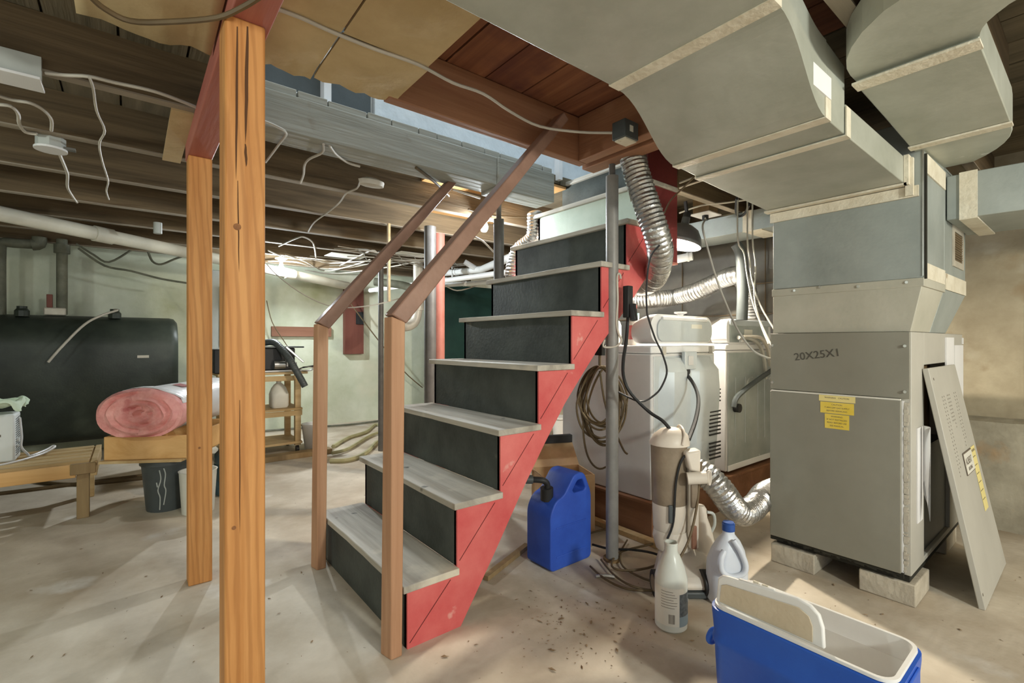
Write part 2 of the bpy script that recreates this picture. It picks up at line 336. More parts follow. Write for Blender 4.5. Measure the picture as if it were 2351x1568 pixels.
# stairwell walls above
sw = struct('wall_stairwell', M().box(1.02, 2.45, 2.23, 3.6, 2.6, 4.4), MT['stairwall'])
struct('wall_landing', M().box(3.5, .9, 2.28, 3.7, 2.45, 4.4), MT['stairwall'])
struct('wall_stairwell_near', M().box(.5, 1.50, 2.285, 3.5, 1.60, 4.4), MT['stairwall'])
struct('trim_5', M().box(.44, 2.36, 2.235, 1.0, 2.46, 2.265), MT['white'], bevel=.004)
tr = struct('trim_6', M().box(.44, 2.40, 2.265, .47, 2.46, 3.0), MT['white'])
M().box(.74, 2.40, 2.265, .775, 2.46, 3.0).build('upright', MT['white'], tr)
struct('trim_7', M().box(.44, 2.46, 2.265, 1.0, 2.5, 3.0), MT['dkgrey'])
struct('trim_8', M().box(2.34, 2.40, 2.24, 2.37, 2.45, 3.6), MT['white'])
# tan boards fixed under the joists
for (x0, x1, y0, y1, nm) in ((.305, .481, 1.415, 1.71, 0), (.487, .775, 1.412, 1.69, 1), (.305, .481, .995, 1.405, 2), (.487, .765, .995, 1.403, 3)):
    g = M(); n = 10; t = []
    for iz in (0, 1):
        for i in range(n+1):
            for j in range(n+1):
                u, v = i/n, j/n
                sag = -.010*math.sin(math.pi*u)*math.sin(math.pi*v) - (.014*max(0, v-.75)*4*(.4+noise.noise((u*5, nm, 0))) if y1 > 1.6 else 0)
                g.v.append(Vector((x0+(x1-x0)*u, y0+(y1-y0)*v+(.012*noise.noise((u*6, nm, 2)) if v == 1 and y1 > 1.6 else 0), 2.006+.008*iz+sag)))
    k = (n+1)**2
    for i in range(n):
        for j in range(n):
            a = i*(n+1)+j
            g.f.append((a, a+1, a+n+2, a+n+1)); g.f.append((k+a, k+a+n+1, k+a+n+2, k+a+1))
    g.build('ceiling_panel', MT['fibre'], ceil, smooth=True)
g = M(); n = 12
for i in range(n+1):
    u = i/n; xx = -.115+.31*u
    for j in range(7):
        v = j/6; g.v.append(Vector((xx, .5+v*(1.24+.035*noise.noise((u*4, 9, 0))), 2.012-.035*max(0, v-.7)*3*(.6+.5*noise.noise((u*3, 5, 1))))))
for i in range(n):
    for j in range(6): g.f.append((i*7+j, i*7+j+1, (i+1)*7+j+1, (i+1)*7+j))
o = g.build('ceiling_panel', MT['fibre'], ceil, smooth=True); md = o.modifiers.new('s', 'SOLIDIFY'); md.thickness = .006
M().box(1.15, .05, 2.0235, 1.6, .40, 2.0285).build('ceiling_panel', MT['fibre'], ceil)
# pale plywood cleat beside the beam
M().box(.125, 2.31, ZJ-.012, .20, 2.98, ZJ-.002).build('plywood_cleat', MT['fibre'], ceil)

# ------------------------------------------------------------------ posts and red beam
HB = 1.945
t = thing('support_beam', 'red painted beam resting on the two lumber posts', 'beam', (.25, 1.6, HB))
M().box(.200, .75, HB, .297, 2.70, ZJ-.004).build('beam', MT['redbeam'], t, bevel=.004)
def post(lbl, x0, x1, y0, y1, crk):
    t = thing('wooden_post', lbl, 'post', ((x0+x1)/2, (y0+y1)/2, 0), 'lumber posts under the red beam')
    M().box(x0, y0, 0, x1, y1, HB).build('post', MT['post'], t, bevel=.005)
    if crk:
        for (xa, xb, za, zb, w) in ((.30, .27, 1.92, 1.52, .0028), (.31, .345, 1.52, 1.28, .0014), (.55, .50, 1.93, 1.62, .004), (.50, .52, 1.62, 1.56, .003), (.36, .36, .95, .6, .0012)):
            W = x1-x0; g = M(); n = 8
            L_ = []; R_ = []
            for i in range(n+1):
                u = i/n; xx = x0+W*(xa+(xb-xa)*u)+.0012*noise.noise((u*7, xa*9, 0)); ww = w*(math.sin(math.pi*min(1, .08+u*.92))**.6)
                L_.append((xx-ww, y0-.0006, za+(zb-za)*u)); R_.append((xx+ww, y0-.0006, za+(zb-za)*u))
            for i in range(n): g.add([L_[i], R_[i], R_[i+1], L_[i+1]], [(0, 1, 2, 3)])
            g.build('crack', MT['crack'], t)
    for (u, z, r) in (((.3, 1.40, .009), (.22, .62, .005)) if crk else ((.45, .62, .005),)):
        M().tube([(x0+(x1-x0)*u, y0-.0012, z), (x0+(x1-x0)*u, y0+.002, z)], r, 12, 1).build('knot', MT['knot'], t)
    return t
post('large lumber post nearest the camera, cracked at its top', .188, .283, 1.415, 1.51, True)
post('lumber post further back, holding the far end of the red beam', .203, .295, 2.585, 2.68, False)

# ------------------------------------------------------------------ staircase
YN, YF = 1.575, 2.495
NX = [.752, .962, 1.172, 1.383, 1.592, 1.80, 2.0, 2.205, 2.44]
NZ = [.236, .486, .742, 1.0, 1.25, 1.5, 1.742, 1.99, 2.25]
st = thing('staircase', 'steep basement staircase with dark risers and red painted side', 'stairs', (1.3, 1.98, 0))
TH = .026; OV = .022
for k in range(9):
    x0 = NX[k]; x1 = NX[k+1]+OV if k < 8 else 2.75
    g = M(); n = 10
    top = []; 
    for i in range(n+1):
        y = YN-.022+(YF+.03-YN+.022)*i/n; u = i/n
        wear = .010*math.exp(-((u-.55)/.22)**2)*(.5+.5*noise.noise((u*9, k*3, 0))) if k < 7 else 0
        top.append([(x0+wear*.8, y, NZ[k]-TH), (x0+wear, y, NZ[k]-wear*.35), (x0+.03, y, NZ[k]), (x1, y, NZ[k]), (x1, y, NZ[k]-TH)])
    g.loft(top).build('tread', MT['tread'], st, bevel=.003)
    zb = NZ[k-1] if k else 0
    g = M().box(x0+OV, YN+.004, zb, x0+OV+.018, YF, NZ[k]-TH)
    g.build('riser', MT['riserp'] if k in (7,) else MT['riser'], st)
# side boards: stepped red panel with a slanted lower edge
low = [(1.0, 0.0), (1.16, .235), (1.316, .475), (1.44, .65), (1.564, .815), (1.69, .955), (1.82, 1.095), (2.05, 1.31), (2.25, 1.52), (2.25, 1.555)]
def side(y0, y1, mt):
    up = []
    for k in range(8):
        xf = NX[k]+OV+.0; up += [(xf, (NZ[k-1] if k else 0)), (xf, NZ[k]-TH)]
    up += [(2.25, NZ[7]-TH)]
    poly = up+low[::-1]
    g = M(); n = len(poly); g.add([(u, y0, w) for u, w in poly]+[(u, y1, w) for u, w in poly], [tuple(range(n-1, -1, -1)), tuple(range(n, 2*n))]+[(i, (i+1) % n, (i+1) % n+n, i+n) for i in range(n)])
    return g.build('stringer', mt, st)
side(YN-.004, YN+.018, MT['red']); side(YF-.018, YF, MT['red'])
for k in range(7):                                     # little filler triangles where boards meet: visible seams
    a = (NX[k]+OV+.01, (NZ[k-1] if k else 0)+.02); b = (NX[k+1]+OV-.03, NZ[k]-TH-.015)
    d = Vector((b[0]-a[0], 0, b[1]-a[1])).normalized()
    M().beam((a[0], YN-.0045, a[1]), (b[0], YN-.0045, b[1]), .0026, .0012, (0, 1, 0)).build('board_seam', MT['reddark'], st)
M().box(2.20, YN-.01, 1.56, 2.475, YN+.02, 2.24).build('side_panel', MT['reddark'], st, bevel=.003)  # the shade on this panel is put into its dark red
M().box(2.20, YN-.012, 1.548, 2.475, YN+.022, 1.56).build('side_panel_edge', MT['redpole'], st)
# newel posts and rails
def newel(y):
    M().hexa([(.703, y, 0), (.745, y, 0), (.745, y+.06, 0), (.690, y+.06, 0)], [(.706, y, 1.190), (.757, y, 1.172), (.755, y+.06, 1.172), (.703, y+.06, 1.190)]).build('newel_post', MT['newel'], st, bevel=.004)
newel(1.550); newel(2.385)
for (y, x0, z0, x1, z1) in ((1.548, .722, 1.178, 1.555, 2.135), (2.383, .732, 1.172, 1.50, 2.075)):
    g = M(); d = Vector((x1-x0, 0, z1-z0)).normalized(); nrm = Vector((-d.z, 0, d.x)); D_ = .064
    b = Vector((x1, y, z1)); q = [b+nrm*.021, b+nrm*.021+Vector((0, D_, 0)), b-nrm*.021+Vector((0, D_, 0)), b-nrm*.021]
    a0 = Vector((.704, y-.0015, 1.197)); a1 = Vector((.760, y-.0015, 1.166))
    g.loft([[a0, a0+Vector((0, D_, 0)), a1+Vector((0, D_, 0)), a1], q]).build('handrail', MT['rail'], st, bevel=.005)
# ------------------------------------------------------------------ columns
def pole(name, lbl, x, y, r, z0, z1, mt, extra=None):
    t = thing(name, lbl, 'pole', (x, y, 0), 'steel columns holding up the joists')
    M().cyl((x, y, z0), (x, y, z1), r, seg=24).build('shaft', MT[mt], t, smooth=True)
    if extra: extra(t)
    return t
def ex(t):
    M().cyl((1.905, 1.574, 1.93), (1.905, 1.574, 2.0), .016).build('adjusting_screw', MT['poledark'], t, smooth=True)
    M().cyl((1.905, 1.574, 0), (1.905, 1.574, .012), .045).build('base_plate', MT['rust'], t)
pole('steel_column', 'grey steel column standing beside the red stair side', 1.905, 1.574, .0315, .006, 1.94, 'polegrey', ex)
pole('steel_column', 'thin dark column standing left of the lower stairs', 1.985, 4.62, .027, 0, ZJ-.004, 'poledark')
pole('steel_column', 'dark column standing against the red pole', 1.875, 3.40, .047, 0, ZJ-.004, 'poledark')
pole('steel_column', 'round red pole behind the handrails', 2.06, 3.58, .048, 0, ZJ-.004, 'redpole')
pole('steel_column', 'dark column with thin screw top beside the hanging bulb', 1.885, 2.50, .034, 0, 1.905, 'poledark',
     lambda t: M().cyl((1.885, 2.50, 1.905), (1.885, 2.50, ZJ-.004), .017).build('adjusting_screw', MT['poledark'], t, smooth=True))
# ------------------------------------------------------------------ main supply duct
def rect(x, y0, y1, z0, z1): return [(x, y0, z0), (x, y1, z0), (x, y1, z1), (x, y0, z1)]
t = thing('supply_duct', 'wide galvanised main duct running overhead to the furnace plenum', 'duct', (1.3, .78, 1.9))
M().loft([rect(.31, .50, .99, 1.915, 2.022), rect(1.22, .50, .99, 1.915, 2.022)]).build('trunk', MT['galv'], t, bevel=.004)
R = []
for i in range(13):
    u = i/12; s_ = u*u*(3-2*u); x = 1.22+.42*u
    R.append(rect(x, .50+.035*s_, .99+.055*s_, 1.915-.138*s_, 2.022-.01*s_))
M().loft(R).build('transition', MT['galv'], t)
M().loft([rect(1.64, .535, 1.045, 1.777, 2.01), rect(1.80, .535, 1.047, 1.772, 1.99)]).build('collar_section', MT['galv'], t, bevel=.003)
M().loft([rect(1.80, .532, 1.052, 1.768, 1.868), rect(2.53, .532, 1.075, 1.758, 1.868)]).build('end_section', MT['galv'], t, bevel=.003)
def band(x0, x1, y0, y1, z0, z1, e=.0025, sag=0):
    g = M(); g.box(x0, y0-e, z0-e, x1, y1+e, z0-.0002); g.box(x0, y0-e, z0, x1, y0-.0002, z1); g.box(x0, y1+.0002, z0, x1, y1+e, z1); return g
band(1.185, 1.235, .50, .99, 1.915, 2.0).build('tape_band', MT['tape'], t)
band(1.625, 1.668, .535, 1.045, 1.777, 1.89, .004).build('tape_band', MT['tape'], t)
band(1.795, 1.835, .532, 1.052, 1.768, 1.86, .004).build('tape_band', MT['tape'], t)
M().box(1.50, .528, 1.835, 1.66, .5345, 1.90).build('lit_side_patch', MT['paper'], t)  # white strip stands for the light falling on the duct's side
g = M()                                                # flange with screws where the duct meets the plenum
g.box(2.485, .522, 1.748, 2.527, 1.085, 1.757); g.box(2.485, .515, 1.748, 2.527, .531, 1.87)
g.build('flange', MT['tape'], t)
M().box(2.517, .49, 1.70, 2.5285, 1.07, 1.745).build('tape_band', MT['tape'], t)
M().box(2.505, .505, 1.705, 2.527, .53, 1.86).build('tape_band', MT['tape'], t)
# ------------------------------------------------------------------ return duct
t = thing('return_duct', 'narrower duct curving overhead at the right of the main duct', 'duct', (2.2, .36, 1.95))
R = [];
for (x, ya, yb, z) in ((1.80, .505, .222, 1.916), (2.1, .505, .222, 1.905), (2.48, .505, .222, 1.886)): R.append(rect(x, yb, ya, z, 2.022))
for i in range(1, 7):
    u = i/6; R.append(rect(2.48+.46*u, .222+.16*u*u, .505, 1.886+.02*u*u, 2.022))
M().loft(R).build('straight_section', MT['galv'], t, bevel=.003)
R = []
for (xl, yl, xr, yr) in ((1.80, .505, 1.80, .222), (1.75, .505, 1.78, .218), (1.70, .50, 1.76, .212), (1.645, .485, 1.735, .20), (1.585, .455, 1.71, .18), (1.53, .415, 1.685, .155), (1.475, .355, 1.665, .12), (1.44, .28, 1.655, .08), (1.42, .1, 1.65, -.05), (1.40, -.5, 1.64, -.5)):
    z = 1.93; R.append([(xr, yr, z), (xl, yl, z), (xl, yl, 2.022), (xr, yr, 2.022)])
M().loft(R).build('elbow', MT['galv'], t)
M().box(1.775, .218, 1.9085, 1.835, .509, 1.9155).build('tape_band', MT['tape'], t)
M().box(2.445, .218, 1.880, 2.49, .509, 1.8865).build('tape_band', MT['tape'], t)
# ------------------------------------------------------------------ furnace
fx0, fx1, fy0, fy1, fz0, fz1 = 2.53, 3.62, .515, 1.067, .128, 1.144
t = thing('furnace', 'tall grey furnace cabinet standing on concrete blocks', 'furnace', (3.0, .79, .1))
g = M(); g.box(fx0, .60, fz0, fx1, fy1, fz1); g.box(fx0, fy0, fz0, 2.745, .60, fz1); g.box(2.745, fy0, 1.0, fx1, .60, fz1); g.box(3.29, fy0, fz0, fx1, .60, 1.0); g.box(2.745, fy0, fz0, 3.29, .60, .15)
g.build('cabinet', MT['furnside'], t, bevel=.003)
M().box(2.75, .594, .15, 3.285, .599, 1.0).build('burner_compartment', MT['rust'], t)
M().box(2.76, .53, .15, 3.28, .59, .62).build('inner_box', MT['dkgrey'], t, bevel=.004)
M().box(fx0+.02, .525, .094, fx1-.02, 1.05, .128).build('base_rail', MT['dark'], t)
M().box(2.516, .518, .866, 2.529, fy1, fz1).build('upper_panel', MT['furn'], t, bevel=.002)
dr = M().box(2.508, .545, .135, 2.522, fy1, .857).build('front_door', MT['furn'], t, bevel=.003)
M().box(2.509, .548, .857, 2.529, fy1-.005, .8635).build('door_lip', MT['label'], t)
M().box(2.5215, .539, .135, 2.530, .546, .855).build('door_edge', MT['paper'], t)
g = M(); random.seed(3)
for i in range(160):
    z = .14+.715*random.random(); g.box(2.522+random.uniform(-.003, .003), .521+random.uniform(0, .012), z, 2.5295, .538, z+random.uniform(.003, .02))
g.build('insulation_edge', MT['trap'], t, kind='stuff')
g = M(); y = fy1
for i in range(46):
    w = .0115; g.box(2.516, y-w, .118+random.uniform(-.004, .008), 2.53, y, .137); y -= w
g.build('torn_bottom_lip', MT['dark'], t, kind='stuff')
for (y, z) in ((.532, 1.085), (.532, .895), (1.055, 1.085), (1.055, .90)):
    M().cyl((2.506, y, z), (2.517, y, z), .006, seg=10).build('screw', MT['steel'], t)
fm = lambda y, z, x=2.5150: frame((x, y, z), (0, -1, 0), (0, 0, 1))
lettering('20X25X1', frame((2.5150, .955, 1.012), (0, -1, .14), (0, .10, 1)), .05, MT['pencil'], t, 'handwriting')
for (ya, yb, za, zb, m_, ls) in ((.848, .705, .857-.028, .857, 'yellowp', ('WARNING   CAUTION', )), (.842, .710, .775, .826, 'yellow', ('CAUTION', 'TURN OFF GAS SUPPLY', 'BEFORE SERVICING')), (.824, .728, .706, .772, 'yellow', ('WARNING', 'IF NOT INSTALLED', 'READ BEFORE USE', 'SEE MANUAL'))):
    s_ = M().box(2.5070, yb, za, 2.5079, ya, zb).build('sticker', MT[m_], t)
    for i, l in enumerate(ls): lettering(l, frame((2.5068, (ya+yb)/2, zb-.014-i*.014), (0, -1, 0), (0, 0, 1)), .0095, MT['ink'], s_, align='CENTER', ext=.0001)
M().box(2.61, .510, .33, 2.70, .5145, .735).build('paper_sheet', MT['paper'], t)
for (xa, xb, za, zb) in ((3.17, 3.35, .72, 1.125), (3.37, 3.60, .60, 1.085)):
    M().box(xa, .508, za, xb, .5145, zb).build('paper_sheet', MT['paper'], t)
M().box(3.60, .509, 1.09, 3.615, .5145, 1.125).build('tag', MT['paper'], t)
# hanging curled sheet on the side
g = M(); pr_ = []
for i in range(9):
    a = math.pi*1.25*i/8; pr_.append((2.635+.05*i/8+.018*math.sin(a), .512-.022-.016*math.cos(a)))
g.loft([[(x, y, .345+.02*i_) for i_, (x, y) in enumerate(pr_)], [(x, y, .74) for x, y in pr_]], False, False)
o = g.build('curled_sheet', MT['paper'], t, smooth=True); o.modifiers.new('s', 'SOLIDIFY').thickness = .0015
# ------------------------------------------------------------------ plenum
t = thing('plenum', 'galvanised plenum box rising from the furnace top to the ducts', 'plenum', (3.0, .77, 1.145))
M().hexa([(2.53, .517, 1.145), (2.86, .517, 1.145), (2.86, 1.062, 1.145), (2.53, 1.062, 1.145)], [(2.53, .478, 1.345), (2.93, .478, 1.345), (2.93, 1.062, 1.345), (2.53, 1.062, 1.345)]).build('lower_transition', MT['furntop'], t, bevel=.003)
M().hexa([(2.866, .517, 1.145), (3.20, .517, 1.145), (3.20, 1.062, 1.145), (2.866, 1.062, 1.145)], [(2.936, .478, 1.345), (3.44, .478, 1.345), (3.44, 1.062, 1.345), (2.936, 1.062, 1.345)]).build('lower_transition', MT['dkgrey'] if False else MT['galvb'], t, bevel=.003)
M().box(2.527, .474, 1.33, 2.93, 1.066, 1.365).build('seam_band', MT['furntop'], t, bevel=.002)
M().box(2.53, .478, 1.365, 2.93, 1.062, 2.02).build('upper_box', MT['galvb'], t, bevel=.004)
M().box(2.935, .478, 1.345, 3.44, 1.062, 1.90).build('side_box', MT['galvb'], t, bevel=.004)
M().box(2.935, .478, 1.90, 3.30, 1.0, 1.91).build('side_cap', MT['galvb'], t)
M().box(2.56, .4745, 1.30+.065, 2.93, .4778, 1.43).build('tape_band', MT['tape'], t)
M().box(2.94, .4745, 1.345, 3.44, .4778, 1.42).build('tape_band', MT['tape'], t)
M().box(2.56, .4725, 1.80, 2.93, .4775, 1.88).build('tape_band', MT['tape'], t)
for z in (1.37, ): M().box(2.5265, .4745, 1.372, 2.531, .480, 2.0).build('corner_bead', MT['steel'], t)
M().cyl((2.535, .470, 1.36), (2.535, .470, 1.87), .005, seg=8).build('corner_bead', MT['dark'], t)
for (y, z) in ((.70, 1.348), (.96, 1.352), (.53, 1.35), (.85, 1.36)): M().cyl((2.522, y, z), (2.528, y, z), .006, seg=8).build('screw', MT['steel'], t)
gr = M(); gr.box(3.10, .472, 1.47, 3.36, .4775, 1.50); gr.box(3.10, .472, 1.64, 3.36, .4775, 1.67); gr.box(3.10, .472, 1.5, 3.135, .4775, 1.64); gr.box(3.33, .472, 1.5, 3.36, .4775, 1.64)
vf = gr.build('vent_frame', MT['trap'], t)
M().box(3.135, .4765, 1.5, 3.33, .4779, 1.64).build('vent_back', MT['dark'], t)
g = M()
for i in range(12): z = 1.503+.0115*i; g.add([(3.135, .4765, z), (3.33, .4765, z), (3.33, .473, z+.006), (3.135, .473, z+.006)], [(0, 1, 2, 3)])
o = g.build('slats', MT['grille'], vf); o.modifiers.new('s', 'SOLIDIFY').thickness = .0015
# side elbow duct
t = thing('side_duct', 'galvanised elbow duct leaving the plenum side at the right edge', 'duct', (3.2, .2, 1.76))
R = []
for i in range(11):
    u = i/10; a = u*math.radians(62); y = .474-.95*math.sin(a)*.9; xo = .42*(1-math.cos(a)); fl = .05*math.exp(-((u-.12)/.1)**2)
    R.append([(2.955+xo, y, 1.665), (3.46+xo*1.2, y, 1.665), (3.46+xo*1.2, y, 1.868), (2.955+xo, y, 1.868)])
M().loft(R).build('elbow', MT['galvb'], t, bevel=.003)
M().box(2.948, .37, 1.66, 2.956, .43, 1.872).build('tape_band', MT['tape'], t)
M().box(2.95, .37, 1.657, 3.475, .43, 1.664).build('tape_band', MT['tape'], t)
# rectangular branch duct behind the washers
t = thing('branch_duct', 'rectangular duct crossing above the dryer behind the furnace', 'duct', (3.5, 2.0, 1.9))
M().box(3.40, 1.12, 1.885, 3.70, 3.1, 2.025).build('duct_body', MT['galvb'], t, bevel=.003)
M().box(3.396, 1.56, 1.88, 3.40, 1.63, 2.028).build('tape_band', MT['tape'], t)
M().box(3.398, 1.50, 1.879, 3.70, 1.62, 1.8848).build('tape_band', MT['tape'], t)
# blocks
def blk(x0, y0, x1, y1, lbl):
    t = thing('concrete_block', lbl, 'block', (x0, y0, 0), 'blocks under the furnace')
    M().box(x0, y0, 0, x1, y1, .093).build('block', MT['block'], t, bevel=.005)
blk(2.535, .502, 2.775, .70, 'concrete block under the front right corner of the furnace')
blk(2.52, .872, 2.76, 1.068, 'concrete block under the front left corner of the furnace')
blk(3.30, .53, 3.56, .72, 'concrete block under the rear right corner of the furnace')
blk(3.30, .87, 3.56, 1.05, 'concrete block under the rear left corner of the furnace')
# leaning door panel with perforations, badge and yellow label
b0 = Vector((2.735, .318, .0)); bx = Vector((3.405, .322, .0)); tp = Vector((2.655, .492, .985))
ex_ = (bx-b0).normalized(); W_ = .60; ey_ = (tp-b0); Hh = ey_.length; ey_ = (ey_-ex_*ey_.dot(ex_)).normalized()
F_ = frame(b0, ex_, ey_)                               # local x along the width, y up the panel, z out towards the room
t = thing('furnace_door_panel', 'loose beige furnace door leaning against the furnace side', 'panel', b0)
g = M(F_); sh = -.10
g.hexa([(0, .002, -.022), (.66, .002, -.022), (.66, .002, 0), (0, .002, 0)], [(0+sh*.3, Hh, -.022), (.56+sh*.0, Hh, -.022), (.56, Hh, 0), (sh*.3, Hh, 0)])
pn = g.build('panel', MT['furnside'], t, bevel=.003)
pn.data.materials[0] = MT['furnpan'] if 'furnpan' in MT else MT['furnside']
g = M(F_)
for cx, n, y0 in ((.105, 22, .545), (.145, 20, .58), (.21, 8, .76), (.235, 8, .76), (.26, 10, .72), (.37, 16, .63), (.41, 14, .66)):
    for i in range(n):
        yy = Hh-.135-i*.0165
        if yy > y0-.05: g.add([(cx-.003, yy-.003, .0006), (cx+.003, yy-.003, .0006), (cx+.003, yy+.003, .0006), (cx-.003, yy+.003, .0006)], [(0, 1, 2, 3)])
g.build('vent_holes', MT['ink'], t, kind='stuff')
bd = M(F_).box(.235, .50, .0008, .435, .60, .004).build('badge', MT['ink'], t, bevel=.003)
M(F_).box(.24, .505, .004, .43, .595, .0048).build('badge_face', MT['label'], bd)
lettering('ALBERT', F_ @ Matrix.Translation((.25, .545, .0049)), .042, MT['ink'], bd)
lettering('HEATING', F_ @ Matrix.Translation((.28, .517, .0049)), .022, MT['ink'], bd)
yl = M(F_).box(.445, .30, .0008, .545, .60, .0016).build('yellow_label', MT['yellowp'], t)
lettering('WARNING', F_ @ Matrix.Translation((.45, .575, .0018)), .018, MT['ink'], yl, ext=.0001)
for i in range(6): lettering('FOR YOUR SAFETY READ', F_ @ Matrix.Translation((.45, .55-.04*i, .0018)), .0062, MT['ink'], yl, ext=.0001)
for (x, y) in ((.02, Hh-.05), (.012, .06)): M(F_).cyl((x, y, 0), (x, y, .001), .006, seg=10).build('hole', MT['ink'], t)
